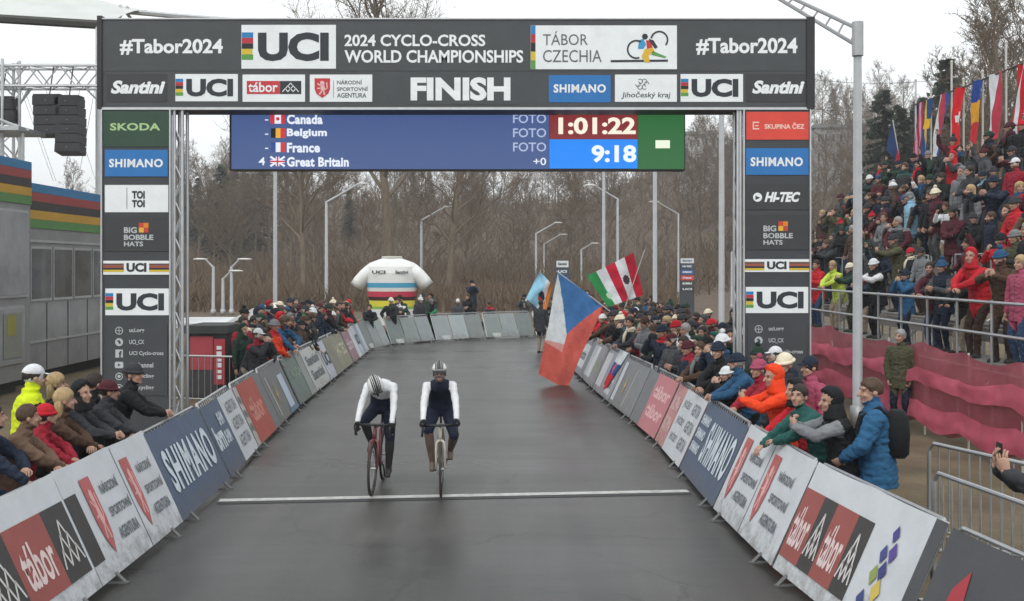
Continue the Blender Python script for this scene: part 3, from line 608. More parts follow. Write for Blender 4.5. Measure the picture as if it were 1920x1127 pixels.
def ban(t, u0, u1, m, v0=.02, v1=1.03, name='banner'):
    b = MB(); n_, k_ = 10, 4; ph = random.uniform(0, 9)
    f_ = lambda i, j: (u0 + (u1 - u0) * i / n_, v0 + (v1 - v0) * j / k_ - .012 * abs(math.sin(i * math.pi / n_ * 2)) * (j == k_), .003 * math.sin(i * 1.1 + ph) - .003)
    b.add([f_(i, j) for j in range(k_ + 1) for i in range(n_ + 1)], [(j * (n_ + 1) + i, j * (n_ + 1) + i + 1, (j + 1) * (n_ + 1) + i + 1, (j + 1) * (n_ + 1) + i) for j in range(k_) for i in range(n_)])
    b.add([f_(i, 0) for i in range(n_ + 1)] + [(f_(i, 0)[0], f_(i, 0)[1] + .01, -.05) for i in range(n_ + 1)], [(i + 1, i, n_ + 1 + i, n_ + 2 + i) for i in range(n_)])
    return b.build(name, dirty(m), t, local=BPL, smooth=True)
BW = vinyl('#c2c6ca'); BSL = vinyl('#505e74'); BTX = ink('#c9d2da'); BGT = ink('#6a6e72'); BRED = vinyl('#93504b'); BDK = vinyl('#3f3d3c')
def nsa(bn, u0, u1, top=.95, bot=.14):          # crest column and three lines of words
    w = u1 - u0; a_, c_ = u0 + .08 * w, u0 + .3 * w
    shape(bn, [shield(a_, bot + .05, c_, top)], ink('#b0605f'), .006); shape(bn, lion(a_, bot + .1, c_, top - .04), ink('#d9a7a5'), .008)
    for i, s_ in enumerate(('NÁRODNÍ', 'SPORTOVNÍ', 'AGENTURA')):
        y = top - .2 - (top - bot - .1) / 3 * i; txt(bn, s_, u0 + .42 * w, y - .02, u0 + (.84, .94, .9)[i] * w, y + .1, BGT, .03, z=.006)
def tabor(bn, u0, u1, v0=.2, v1=.86, n_=2):
    w = (u1 - u0) / n_
    for i in range(n_):
        x = u0 + w * i; rect(bn, x, v0, x + w * .6, v1, BRED, .006); rect(bn, x + w * .6, v0, x + w, v1, BDK, .0055)
        txt(bn, 'tábor', x + .06 * w, v0 + .12, x + .55 * w, v1 - .16, ink('#d8c4c2'), .02, z=.009)
        shape(bn, peaks(x + .8 * w, (v0 + v1) / 2, .34 * w, (v1 - v0) * .62, .022), ink('#c9c6c4'), .009)
def shim(bn, u0, u1, v0=.36, v1=.76): txt(bn, 'SHIMANO', u0, v0, u1, v1, BTX, .035, z=.006, space=1.15)
def words(bn, u0, u1, v0, v1, s_, m, n_=1, bold=.03):
    h = (v1 - v0) / n_
    for i in range(n_): txt(bn, s_, u0, v0 + h * i + h * .15, u1, v0 + h * (i + 1) - h * .15, m, bold, z=.006)
def bloom(bn, u, v, s_, m):
    shape(bn, [[(u + s_ * .5 * math.cos(a_) * (.35 if i % 2 else 1), v + s_ * math.sin(a_) * (.35 if i % 2 else 1)) for i, a_ in enumerate([k * math.pi / 6 for k in range(12)])]], m)
# trailer-side line: reading direction runs away from the camera
LY = [4.4, 6.8, 9.15, 11.5, 13.9, 16.3, 18.7, 21.1, 23.5, 25.9, 28.3, 30.7, 33.1, 35.3]
def lxb(y): return float(np.interp(y, [4, 9, 12.85, 16.6, 21.4, 27.6, 36.5], [-3.58, -3.60, -3.65, -3.99, -4.32, -4.55, -4.87]))
GL, GRR = 'banner barriers on the trailer side of the road', 'banner barriers on the grandstand side of the road'
LLAB = ['white and red banner barrier at the picture corner before the trailer-side crowd', 'white banner barrier with two red and dark mountain-logo blocks', 'white banner barrier with two red lion crests and grey words',
        'slate blue banner barrier with big white letters near the finish line', 'blue and white banner barrier directly beyond the finish line', 'red and grey banner barrier beside the first arch leg, trailer side',
        'grey banner barrier with a gold star emblem beyond the arch leg', 'grey and pale blue banner barrier where the trailer-side crowd begins', 'grey-green banner barrier third beyond the arch, trailer side', 'pale grey banner barrier fourth beyond the arch, trailer side',
        'olive banner barrier fifth beyond the arch, trailer side', 'dull pink banner barrier sixth beyond the arch, trailer side', 'pale banner barrier last before the bend, trailer side']
LB = []
for i in range(len(LY) - 1):
    LB.append(barrier((lxb(LY[i]), LY[i] + .02), (lxb(LY[i + 1]), LY[i + 1] - .02), LLAB[i], GL))
Lg = 2.36
for i in (0, 1): bn = ban(LB[i], .02, Lg, BW, .02, 1.12); tabor(bn, .1, Lg - .05, .2, .86, 2)
bn = ban(LB[2], .02, Lg, BW, .02, 1.13); rect(bn, .02, .2, .26, .86, BDK, .0055); nsa(bn, .34, 1.36); nsa(bn, 1.36, 2.34); rect(bn, 1.345, .03, 1.355, 1.1, BGT, .005)
bn = ban(LB[3], .02, Lg, BSL, .02, 1.08); shim(bn, .22, 2.2, .3, .82)
bn = ban(LB[4], .02, Lg, BSL, .02, 1.04); words(bn, .1, .62, .3, .8, 'brn', BTX, 1, .05); words(bn, .68, 1.02, .35, .9, 'SHIM', BTX, 2, .04); rect(bn, 1.2, .02, Lg, 1.03, BW, .005); words(bn, 1.4, 2.2, .15, .95, 'AGENTURA', BGT, 3)
bn = ban(LB[5], .02, Lg, vinyl('#b4ada9')); words(bn, .05, .25, .2, .9, 'KRAJ', BGT, 3); rect(bn, .3, .02, 1.78, 1.03, vinyl('#a5493a'), .005); txt(bn, 'tábor', .5, .35, 1.6, .75, ink('#c98578'), .03, z=.009); rect(bn, 1.79, .02, Lg, 1.03, vinyl('#6d6e70'), .005)
bn = ban(LB[6], .02, Lg, vinyl('#6d6e70')); bloom(bn, .75, .5, .28, ink('#a88f4e')); shape(bn, [bar2(.3, .9, .38, .12, .06)], ink('#c9c2ac')); rect(bn, 1.45, .12, 2.0, .8, vinyl('#aebccb'), .005); rect(bn, 1.3, .02, Lg - .02, .12, vinyl('#5a6e88'), .004)
bn = ban(LB[7], .02, Lg, vinyl('#66756f')); rect(bn, .02, .02, .14, 1.03, vinyl('#3c4a50'), .005); words(bn, .4, 1.7, .5, .85, 'ŠKODA', ink('#8ea193')); rect(bn, 1.7, .02, Lg, 1.03, vinyl('#8d928f'), .005)
bn = ban(LB[8], .02, Lg, vinyl('#b4b6b2')); words(bn, .3, 2.0, .2, .9, 'Santini', BGT, 2)
bn = ban(LB[9], .02, Lg, vinyl('#b2b6c2')); rect(bn, 1.2, .02, Lg, 1.03, vinyl('#7f7b6c'), .005); words(bn, .2, 1.1, .3, .8, 'UCI', UDARK)
bn = ban(LB[10], .02, Lg, vinyl('#8a8672')); words(bn, .3, 2.0, .3, .8, 'HI-TEC', ink('#bdb9a4'))
bn = ban(LB[11], .02, Lg, vinyl('#93727a')); rect(bn, 1.6, .02, Lg, 1.03, BW, .005); words(bn, .2, 1.5, .3, .8, 'tábor', ink('#c9b3b8'))
bn = ban(LB[12], .02, 2.14, vinyl('#b9bdc4')); rect(bn, .9, .02, 1.4, 1.03, vinyl('#8fa3b0'), .005); words(bn, .1, .8, .3, .8, 'UCI', UDARK)
# far line across the bend
far = [(-4.95, 35.6), (-4.4, 38.0), (-2.9, 40.0), (-1.0, 41.6), (1.0, 42.9), (3.1, 43.9), (5.3, 44.6)]
FLAB = ['grey-green barrier at the corner of the far bend', 'second grey-green barrier along the far bend', 'pale grey barrier with a white foot in the far bend', 'green-tinted barrier in the middle of the far bend', 'pale green barrier beneath the far dark figure', 'last pale barrier of the far bend, partly behind the flags']
FCOL = ['#7b8280', '#727a79', '#8f9698', '#828a88', '#9aa2a2', '#8a9192']
for i in range(6):
    t = barrier(far[i], far[i + 1], FLAB[i], 'barriers round the far bend'); L = t['L']; k = 3
    for j in range(k): ban(t, .05 + (L - .1) * j / k, .05 + (L - .1) * (j + 1) / k - .03, vinyl(FCOL[(i + 2 * j) % 6]))
    bn = ban(t, .3, .7, vinyl('#b9c0be'), .02, .2, 'banner_tail'); bn.location.y -= .012
# grandstand-side line: reading direction runs towards the camera
RY = [41.0, 38.6, 36.2, 33.8, 31.4, 29.0, 26.6, 24.2, 21.8, 19.4, 17.0, 14.6, 12.2, 9.8, 7.4, 5.0]
def rxb(y): return float(np.interp(y, [5, 7.2, 9.2, 13, 16.2, 18.5, 23.2, 28.3, 33, 37, 39, 41], [3.02, 2.72, 2.46, 2.31, 2.36, 2.24, 1.9, 1.67, 1.45, 1.25, 1.9, 3.6]))
RLAB = ['last pale barrier rounding the bend on the grandstand side', 'pale barrier just inside the bend, grandstand side', 'pale barrier behind the big tricolour flag, grandstand side', 'grey barrier under the light blue flag, grandstand side', 'grey-blue barrier far up the grandstand side', 'white-printed grey barrier behind the big flag, grandstand side',
        'grey barrier beneath the big flag, grandstand side', 'white-printed barrier with a draped tricolour flag', 'grey barrier with a gold emblem, grandstand side', 'pink and red banner barrier opposite the arch leg', 'white and pink banner barrier with grey words opposite the arch leg', 'slate blue barrier with white letters at the finish line, grandstand side',
        'white barrier with red lion crests just before the finish line', 'white barrier with red mountain-logo blocks and a coloured lozenge emblem', 'dark grey barrier with a red and yellow petal emblem in the picture corner']
RB = []
for i in range(len(RY) - 1): RB.append(barrier((rxb(RY[i]), RY[i] - .02), (rxb(RY[i + 1]), RY[i + 1] + .02), RLAB[i], GRR))
for i, h_ in ((0, '#a3a8a8'), (1, '#9aa3a0'), (2, '#b4b8b8'), (3, '#7d8488')): bn = ban(RB[i], .02, RB[i]['L'] - .02, vinyl(h_)); words(bn, .4, 1.9, .3, .8, 'UCI', UDARK)
bn = ban(RB[4], .02, Lg, vinyl('#77808f')); words(bn, .3, 2.0, .3, .8, 'SHIMANO', BTX)
bn = ban(RB[5], .02, Lg, vinyl('#858a90')); rect(bn, .3, .2, 1.9, .85, BW, .005); words(bn, .5, 1.7, .35, .75, 'Santini', UDARK)
bn = ban(RB[6], .02, Lg, vinyl('#8b8f94')); rect(bn, .2, .15, 1.2, .95, BW, .005); words(bn, 1.3, 2.2, .3, .8, 'ŠKODA', ink('#a8b59c'))
bn = ban(RB[7], .02, Lg, vinyl('#9296a0')); rect(bn, .1, .15, .8, .95, BW, .005); rect(bn, 1.5, .12, 2.1, .95, BW, .005); words(bn, 1.55, 2.05, .2, .9, 'AGENTURA', BGT, 3)
bn = ban(RB[8], .02, Lg, vinyl('#7b7e82')); bloom(bn, .9, .5, .26, ink('#b3a06a')); rect(bn, .1, .1, .4, .95, BW, .005); shape(bn, [bar2(1.35, .1, 1.5, .9, .05)], ink('#c4bfae'))
bn = ban(RB[9], .02, Lg, vinyl('#6f7275')); rect(bn, .85, .02, Lg - .01, 1.03, vinyl('#b9757a'), .005); words(bn, 1.0, 2.2, .2, .9, 'tábor', ink('#d9aeb0'), 2)
bn = ban(RB[10], .02, Lg, vinyl('#b98583')); rect(bn, .8, .02, Lg - .01, 1.03, BW, .005); words(bn, .15, .7, .2, .9, 'SKUPINA', ink('#d8b8b4'), 2); words(bn, .95, 1.5, .15, .95, 'JIHOČESKÝ', BGT, 3); words(bn, 1.65, 2.2, .15, .95, 'AGENTURA', BGT, 3)
bn = ban(RB[11], .02, Lg, BSL, .02, 1.06); words(bn, .08, .6, .3, .9, 'SHIMANO', BTX, 3, .04); shim(bn, .78, 2.25, .3, .86)
bn = ban(RB[12], .02, Lg, BW, .02, 1.1); nsa(bn, .05, 1.12); nsa(bn, 1.14, 2.2); rect(bn, 1.125, .03, 1.135, 1.05, BGT, .005)
bn = ban(RB[13], .02, Lg, BW, .02, 1.1); tabor(bn, .0 + .03, 1.42, .16, .84, 2)
for u, v, a_, h_ in ((1.78, .84, .05, '#4c4a86'), (1.84, .7, .06, '#5a4a90'), (1.72, .66, .055, '#474a80'), (1.8, .54, .06, '#3f4478'), (1.7, .48, .06, '#8c9a55'), (1.82, .38, .07, '#c9b25a'), (1.66, .26, .06, '#3c4a78')):
    shape(bn, [[(u, v + a_ * 1.5), (u - a_, v), (u, v - a_ * 1.5), (u + a_, v)]], ink(h_))
txt(bn, 'kraj', 1.6, .08, 1.95, .17, BGT, .02, z=.006); rect(bn, 2.2, .02, Lg, 1.09, vinyl('#4c4d50'), .005)
bn = ban(RB[14], .02, Lg, vinyl('#4c4d50'), .02, 1.08)
petal = lambda cx, cy, w, h: [(cx + w * (1 - math.cos(t)) * math.sin(t) * .5 + .12 * h * math.cos(t / 1.0) * 0, cy - h * math.cos(t) / 2) for t in [2 * math.pi * k / 20 for k in range(20)]]
shape(bn, [[(.42, .86), (.3, .7), (.26, .45), (.3, .2), (.46, .12), (.5, .4)]], ink('#a83c44')); shape(bn, [[(.52, .62), (.42, .45), (.4, .25), (.46, .12), (.6, .16), (.62, .4)]], ink('#cfc04a'), .008)
# plain crowd-control barriers
def crowd_barrier(p0, p1, label):
    p0, p1 = Vector((*p0, 0)), Vector((*p1, 0)); d = p1 - p0; L = d.length
    t = thing('crowd_barrier', p0, label, 'barrier', 'plain steel crowd barriers', math.atan2(d.y, d.x))
    MB().tube([(.03, 0, .12), (.03, 0, .98), (.1, 0, 1.06), (L - .1, 0, 1.06), (L - .03, 0, .98), (L - .03, 0, .12)], .021, 8).build('frame', STEEL, t)
    b = MB(); b.tube([(.03, 0, .18), (L - .03, 0, .18)], .016, 6); q = .03
    while q < L - .15: q += .14; b.tube([(q, 0, .18), (q, 0, 1.06)], .009, 5, cap=False)
    b.build('bars', STEEL, t)
    for u in (.3, L - .3): MB().box(u - .03, -.3, .005, u + .03, .3, .02).tube([(u, 0, .015), (u, 0, .14)], .018, 6).build('foot', STEEL, t)
    return t
crowd_barrier((3.78, 9.35), (4.1, 7.2), 'loose steel barrier directly behind the white banner barriers')
crowd_barrier((4.15, 7.0), (4.6, 4.9), 'loose steel barrier nearest the hand with the phone')
crowd_barrier((4.35, 10.9), (5.1, 8.8), 'loose steel barrier standing on the muddy grass behind the backpack')
crowd_barrier((-7.3, 21.6), (-5.55, 21.2), 'loose steel barrier in front of the red booth')

# ------------------------------------------------------------------ grandstand
gs = thing('grandstand', (8, 24, 0), 'tubular steel grandstand packed with spectators', 'grandstand')
ROWS = [(8.25 + .66 * i, 1.3 + .55 * i) for i in range(7)]
Y0, Y1 = 12.5, 35.0; WOODD = mat('grey_deck_board', (.2, .19, .175), .85, nscale=3, namt=.3, stretch=(6, .5, 6))
for i, (x, z) in enumerate(ROWS):
    for k in range(2):
        MB().box(x - .34 + .345 * k, Y0, z - .05, x - .34 + .345 * k + .335, Y1, z).build('deck_plank', WOODD, gs, Matrix())
    if i: MB().box(x - .37, Y0, z - .3, x - .345, Y1, z - .06).build('riser_board', WOODD, gs, Matrix())
    y = Y0 + .1
    while y <= Y1: MB().tube([(x, y, 0), (x, y, z - .055)], .024, 6, cap=False).build('support_post', STEEL, gs, Matrix()); y += 2.48
y = Y0 + .1
while y <= Y1: MB().tube([(8.0, y, .9), (12.3, y, 4.4)], .022, 6).build('raker', STEEL, gs, Matrix()); MB().tube([(8.0, y, .3), (12.3, y, .3)], .022, 6).build('ledger', STEEL, gs, Matrix()); y += 2.48
for z, nm in ((2.32, 'front_rail'), (1.8, 'front_rail'), (1.2, 'front_rail')): MB().tube([(7.75, Y0, z), (7.75, Y1, z)], .028, 8).build(nm, STEEL, gs, Matrix())
y = Y1
while y > Y0: MB().tube([(7.75, y, 0), (7.75, y, 2.36)], .024, 7).build('rail_post', STEEL, gs, Matrix()); y -= 1.3
for i in (2, 4): # mid-stand guard rails and end rail
    x, z = ROWS[i]
    for y in np.arange(17, 35, 3.0): MB().tube([(x - .36, y, z - .4), (x - .36, y, z + .75), (x - .36, y + 1.6, z + .75), (x - .36, y + 1.6, z - .4)], .02, 6).build('guard_rail', STEEL, gs, Matrix())
for hgt in (.5, 1.0): MB().tube([(7.75, Y1 + .03, 1.3 + hgt), (12.5, Y1 + .03, 4.65 + hgt)], .024, 7).build('end_rail', STEEL, gs, Matrix())
for i, (x, z) in enumerate(ROWS): MB().tube([(x, Y1 + .03, 0), (x, Y1 + .03, z + 1.0)], .022, 7).build('end_post', STEEL, gs, Matrix())
for hgt in (.55, 1.1): MB().tube([(12.55, Y0, 4.6 + hgt), (12.55, Y1, 4.6 + hgt)], .024, 7).build('back_rail', STEEL, gs, Matrix())

# red safety netting in front of the stand
def netmat(name, col, alpha):
    m = mat(name, col, .7, nscale=2, namt=.18, alpha=alpha, spec=.2); return m
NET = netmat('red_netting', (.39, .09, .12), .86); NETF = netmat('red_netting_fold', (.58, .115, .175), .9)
net = thing('safety_netting', (7.1, 20, 0), 'sagging red safety netting on posts below the grandstand', 'netting')
yy = np.arange(12.8, 30.01, .1); posts = np.arange(12.8, 30.1, 1.72)
def sag(y): u = ((y - 12.8) % 1.72) / 1.72; return 4 * u * (1 - u)
def strip(za, zb, amp, m, name, dx, fold=0):
    b = MB(); k = 7
    for y in yy:
        s_ = sag(y); w1 = noise.noise(Vector((y * .6, za * 3, 1))); w2 = noise.noise(Vector((y * .9, zb * 3, 5)))
        a_, c_ = za - amp * s_ + .13 * w1, zb - amp * 1.2 * s_ + .13 * w2
        for j in range(k): t = j / (k - 1); z = a_ + (c_ - a_) * t; b.v.append((7.1 + dx + fold * math.sin(t * math.pi) + .05 * noise.noise(Vector((y * 1.2, z * 3, 2))) + .022 * noise.noise(Vector((y * 4, z * 7, 7))), y, max(z, .12)))
    n_ = len(yy); b.f = [(i * k + j, i * k + j + 1, (i + 1) * k + j + 1, (i + 1) * k + j) for i in range(n_ - 1) for j in range(k - 1)]; b.m = [0] * len(b.f)
    b.build(name, m, net, Matrix(), smooth=True)
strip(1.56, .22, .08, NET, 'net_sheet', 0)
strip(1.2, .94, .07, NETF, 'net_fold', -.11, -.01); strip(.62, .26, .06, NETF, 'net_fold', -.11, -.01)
for y in posts: MB().tube([(7.13, y, 0), (7.13, y, 1.55)], .017, 6).build('net_post', mat('white_post', (.6, .58, .52), .6), net, Matrix())

# flags hanging over the stand
POLE = mat('flag_pole', (.5, .49, .46), .5, .3, nscale=3)
FX = 12.85
for i, (px, Y, top) in enumerate(((1715, 33.1, 8.8), (1743, 31.9, 8.3), (1782, 30.4, 8.85), (1806, 29.6, 8.2), (1842, 28.4, 8.2), (1885, 27.05, 8.7))):
    t = thing('flag_pole', (FX, Y, 0), 'tall thin pole number %s of the hanging flags, counted from the arch side' % ('one', 'two', 'three', 'four', 'five', 'six')[i], 'flagpole', 'poles of the hanging flags')
    MB().tube([(FX, Y, 0), (FX, Y, top)], [.035, .03], 8).build('pole', POLE, t, Matrix())
    MB().ell((FX, Y, top + .03), (.045, .045, .05), 8, 6).build('finial', POLE, t, Matrix())
o = MB().tube([(FX - .06, 33.3, 8.05), (FX - .06, 29, 7.98), (FX - .06, 20, 8.0)], .022, 6).build('flag_line', mat('dark_rope', (.06, .055, .05), .8)); tag(o, 'dark line carrying the hanging flags above the grandstand', 'line')
def flag(name, quad, colours, label, group=None, n_=(24, 16), wave=.05, freq=3.0, thick=0, seed=0, cat='flag'):
    """quad: four corners TL, TR, BR, BL in space; colours(u, v) -> material name hex"""
    q = [Vector(c) for c in quad]; nu, nv = n_; nrm = (q[1] - q[0]).cross(q[3] - q[0]).normalized(); b = MB(); cols = []
    for j in range(nv + 1):
        for i in range(nu + 1):
            u, v = i / nu, j / nv; p = q[0].lerp(q[1], u).lerp(q[3].lerp(q[2], u), v)
            w = wave * (math.sin(freq * 2 * math.pi * u + 1.3 * v * 3 + seed) + .6 * noise.noise(Vector((u * 4 + seed, v * 4, seed))))
            b.v.append(tuple(p + nrm * w))
    for j in range(nv):
        for i in range(nu):
            h_ = colours((i + .5) / nu, (j + .5) / nv)
            if h_ not in cols: cols.append(h_)
            b.f.append((j * (nu + 1) + i, j * (nu + 1) + i + 1, (j + 1) * (nu + 1) + i + 1, (j + 1) * (nu + 1) + i)); b.m.append(cols.index(h_))
    o = b.build(name, [fab(c, 'flagcloth_' + c.strip('#')) for c in cols], smooth=True); return tag(o, label, cat, group)
W_, R_, B_ = '#d5d9dc', '#bf2430', '#27468f'
def tri(cols): return lambda u, v: cols[min(int(u * len(cols)), len(cols) - 1)]
def usa(u, v): return '#2b2f62' if (v < .42 and u < .55) else ('#c98fa8' if int(u * 7) % 2 else '#9c2f3f')
def swe(u, v): return '#d8ad3a' if (.36 < v < .5 or .42 < u < .58) else '#2a4a78'
def swi(u, v): return W_ if ((.40 < v < .62 and .42 < u < .58) or (.46 < v < .56 and .2 < u < .8)) else '#d02026'
hang = [(32.8, .58, 1.75, usa, 'narrow striped flag with a dark starry field'), (32.15, .55, 1.75, swe, 'dark blue flag with a yellow cross'), (31.04, .7, 1.8, tri([W_, '#b3404e', '#3c4f92']), 'white, red and blue vertical flag'),
        (29.95, .7, 1.75, swi, 'red flag with a white cross'), (28.66, .62, 1.75, lambda u, v: ('#27468f', '#d89a30', '#c22f3a')[min(int(v * 3), 2)], 'blue, yellow and red flag'), (27.7, .75, 1.75, tri([W_, W_, '#b83a50', '#b83a50']), 'white and red two-band flag'), (26.2, .62, 1.8, tri([R_, W_, R_]), 'red and white flag at the picture edge')]
for i, (y, w, h_, f_, lab) in enumerate(hang):
    dr = .2 * (1 if i in (2, 4, 6) else -.15)
    flag('hanging_flag', [(FX - .1, y, 8.0), (FX - .1, y - w, 8.0), (FX - .25, y - w * .85 + dr, 8.0 - h_), (FX - .2, y + dr, 8.0 - h_)], f_, lab + ' hanging over the grandstand', 'hanging flags over the grandstand', (14, 18), .05, 1.0, seed=i)
# ------------------------------------------------------------------ stage truss, roof, loudspeakers
def truss(b, p0, p1, w=.5, r=.04, n_=9):
    p0, p1 = Vector(p0), Vector(p1); d = (p1 - p0).normalized(); a_ = d.orthogonal().normalized() if abs(d.z) > .9 else Vector((0, 0, 1)); c_ = d.cross(a_)
    cs = [(a_ * i + c_ * j) * w / 2 for i in (-1, 1) for j in (-1, 1)]
    for c in cs: b.tube([p0 + c, p1 + c], r, 7)
    for k in range(n_):
        u0, u1 = k / n_, (k + 1) / n_; q0, q1 = p0.lerp(p1, u0), p0.lerp(p1, u1)
        for (m_, o_) in ((0, 1), (2, 3), (0, 2), (1, 3)): b.tube([q0 + cs[m_ if k % 2 else o_], q1 + cs[o_ if k % 2 else m_]], r * .5, 5)
st = thing('stage_rig', (-16, 33, 0), 'aluminium stage truss frame carrying hanging loudspeakers', 'stage rig'); TY = 32.0
zt = at(0, 145, TY).z; b = MB(); truss(b, (at(-120, 0, TY).x, TY, zt), (at(300, 0, TY).x, TY, zt), .62, .045, 14); b.build('truss_beam', ALU, st, Matrix())
b = MB(); xt = at(15, 0, TY).x; truss(b, (xt, TY, 0), (xt, TY, zt + .5), .5, .05, 18); b.build('truss_tower', ALU, st, Matrix())
b = MB(); truss(b, (at(300, 0, TY).x, TY, 0), (at(300, 0, TY).x, TY, zt + .5), .5, .05, 18); b.build('truss_tower', ALU, st, Matrix())
b = MB()
for a_, c_ in (((35, 200), (55, 165)), ((30, 205), (60, 165)), ((160, 165), (200, 205))): b.tube([at(*a_, TY), at(*c_, TY)], .03, 6)
for px, py in ((40, 170), (85, 165), (120, 160), (45, 165)): b.tube([at(px, py, TY + .2), at(px + 60, 340, TY + .2)], .008, 4)
for px in (150, 178): b.tube([at(px, 165, TY), at(px - 30, 330, TY + .4)], .008, 4)
b.build('brace_cables', STEEL, st, Matrix())
b = MB()                                        # low step roof beside the tower
b.box(at(-60, 0, 30).x, 29.5, at(0, 248, 30).z, at(50, 0, 30).x, 31.2, at(0, 240, 30).z)
b.tube([at(-60, 218, 30), at(0, 225, 30), at(55, 246, 30)], .05, 6)
for px in (4, 42): b.tube([at(px, 246, 30), at(px, 560, 30)], .06, 6)
b.build('platform_canopy', STEEL, st, Matrix())
def array(px0, px1, py0, py1, n_, label, Y=31.6):
    a_, c_ = at(px0, py1, Y), at(px1, py0, Y); t = thing('line_array_loudspeaker', ((a_.x + c_.x) / 2, Y, c_.z), label, 'loudspeaker', 'hanging loudspeakers'); hgt = (c_.z - a_.z) / n_
    for i in range(n_):
        z1 = c_.z - hgt * i; sh = -.012 * i * i; T = Matrix.Translation(((a_.x + c_.x) / 2 + .03 * i, Y + sh, z1 - hgt)) @ Matrix.Rotation(-.03 * i, 4, 'X'); w = (c_.x - a_.x) / 2
        cb = MB().box(-w, -.25, .015, w, .3, hgt - .012).build('cabinet', BLACK, t, T)
        MB().box(-w * .92, -.262, .03, w * .92, -.2505, hgt - .03).build('grille', mat('speaker_grille', (.014, .014, .016), .6, 0, nscale=40, namt=.4), cb, T)
        MB().tube([(-.02, -.266, hgt * .5), (.02, -.266, hgt * .5)], .02, 6).build('badge', mat('badge', (.16, .16, .16), .5), cb, T)
    MB().tube([((a_.x + c_.x) / 2, Y, c_.z), ((a_.x + c_.x) / 2, Y + .3, zt + .3)], .02, 5).box(a_.x, Y - .2, c_.z, c_.x, Y + .25, c_.z + .05).build('rigging', BLACK, t, Matrix())
array(67, 118, 181, 257, 4, 'broad black hanging loudspeaker block of four cabinets'); array(107, 152, 183, 291, 6, 'slim black hanging loudspeaker column of six cabinets')
array(-22, 28, 185, 232, 2, 'black hanging loudspeaker block at the truss tower', 31.9)
MB_ROOF = mat('pale_roof_membrane', (.55, .57, .55), .7, nscale=1.2, namt=.1)
rf = thing('stage_roof', (-17, 40, 0), 'pale domed stage roof above the truss with dark eaves', 'roof'); b = MB(); rings = []
for k in range(9):
    t = k / 8; Y = 33 + 5 * t; rise = 2.0 * math.sin(t * math.pi / 2)
    rings.append([(x, Y, 10.75 - .06 * (x + 16) + rise * (1 - .25 * sstep(-16, -12.8, x))) for x in np.linspace(-24, -12.9, 12)])
n_ = 12; b.v = [v for r_ in rings for v in r_]; b.f = [(k * n_ + i, k * n_ + i + 1, (k + 1) * n_ + i + 1, (k + 1) * n_ + i) for k in range(8) for i in range(n_ - 1)]; b.m = [0] * len(b.f)
b.build('membrane', MB_ROOF, rf, Matrix(), smooth=True)
b = MB(); e_ = [Vector(v) for v in rings[0]]; b.tube(e_, .14, 6); b.build('eave', mat('dark_eave', (.05, .05, .045), .8, nscale=3), rf, Matrix())
b = MB(); b.tube([at(150, 20, 36), at(240, 22, 36), at(330, 30, 36), at(470, 41, 36)], .09, 6); b.tube([at(225, 10, 36), at(245, 34, 36)], .06, 6); b.tube([at(240, 12, 36), at(222, 34, 36)], .06, 6); b.build('ridge_strut', ALU, rf, Matrix())
for x, Y in ((-23.5, 33), (-13.1, 33), (-13.1, 37.8), (-23.5, 37.8)): MB().tube([(x, Y, 0), (x, Y, 10.5)], .12, 8).build('roof_post', ALU, rf, Matrix())

# ------------------------------------------------------------------ trailers
GLASS = mat('tinted_glass', (.10, .105, .11), .08, nscale=.7, namt=.6, spec=.8, coat=.5)
WALLG = mat('trailer_grey', (.27, .275, .28), .35, .3, nscale=1.2, namt=.25)
PALEGL = mat('pale_reflective_glass', (.30, .31, .32), .12, 0, nscale=.7, namt=.4)
def trailer(x, ya, yb, z0, z1, bz0, label, wins, depth=2.6, gl=None):
    t = thing('broadcast_trailer', (x - depth / 2, (ya + yb) / 2, 0), label, 'trailer', 'rainbow-topped trailers')
    MB().box(x - depth, ya, z0, x, yb, bz0).build('wall', WALLG, t, Matrix()); MB().box(x - depth, ya, bz0, x, yb, z1).build('header', mat('header_grey', (.3, .3, .3), .6), t, Matrix())
    hcol = ['#2d6f9a', '#8f3a3a', '#35302f', '#b38a2f', '#4f7d43']
    for i, c_ in enumerate(hcol):
        s1, s0 = z1 - (z1 - bz0) * i / 5, z1 - (z1 - bz0) * (i + 1) / 5
        MB().box(x, ya + .003, s0 + .002, x + .03, yb + .004, s1 - .002).build('stripe', vinyl(c_), t, Matrix()); MB().box(x - depth, ya - .03, s0 + .002, x + .028, ya - .002, s1 - .002).build('stripe', vinyl(c_), t, Matrix())
    for (a_, c_, zz0, zz1) in wins:
        w = MB().box(x + .002, a_, zz0, x + .05, c_, zz1).build('window', ALU, t, Matrix()); MB().box(x + .052, a_ + .06, zz0 + .06, x + .062, c_ - .06, zz1 - .06).build('pane', gl or GLASS, w, Matrix())
    MB().box(x - depth + .1, ya + .1, 0, x - .3, yb - .1, z0 - .01).build('skirt', BLACK, t, Matrix()); return t
t = trailer(-11.75, 24.6, 34.5, .3, 4.95, 3.85, 'long grey trailer with window row under a rainbow header', [(25.3 + 1.25 * i, 26.45 + 1.25 * i, 2.05, 3.4) for i in range(7)])
MB().box(-11.745, 24.7, 1.02, -11.715, 34.4, 1.07).build('trim_strip', ALU, t, Matrix()); MB().box(-11.745, 24.65, 3.5, -11.715, 34.4, 3.56).build('trim_strip', ALU, t, Matrix())
for i in range(8): MB().box(-11.748, 25.0 + 1.25 * i, .32, -11.735, 25.02 + 1.25 * i, 2.0).build('panel_seam', mat('seam_dark', (.06, .06, .06), .7), t, Matrix())
t = trailer(-11.3, 18.5, 24.4, .3, 5.35, 4.35, 'nearer grey cabin with glass front under a rainbow header', [(22.6, 24.2, 2.2, 4.2), (22.7, 24.0, .7, 2.0)], gl=PALEGL)
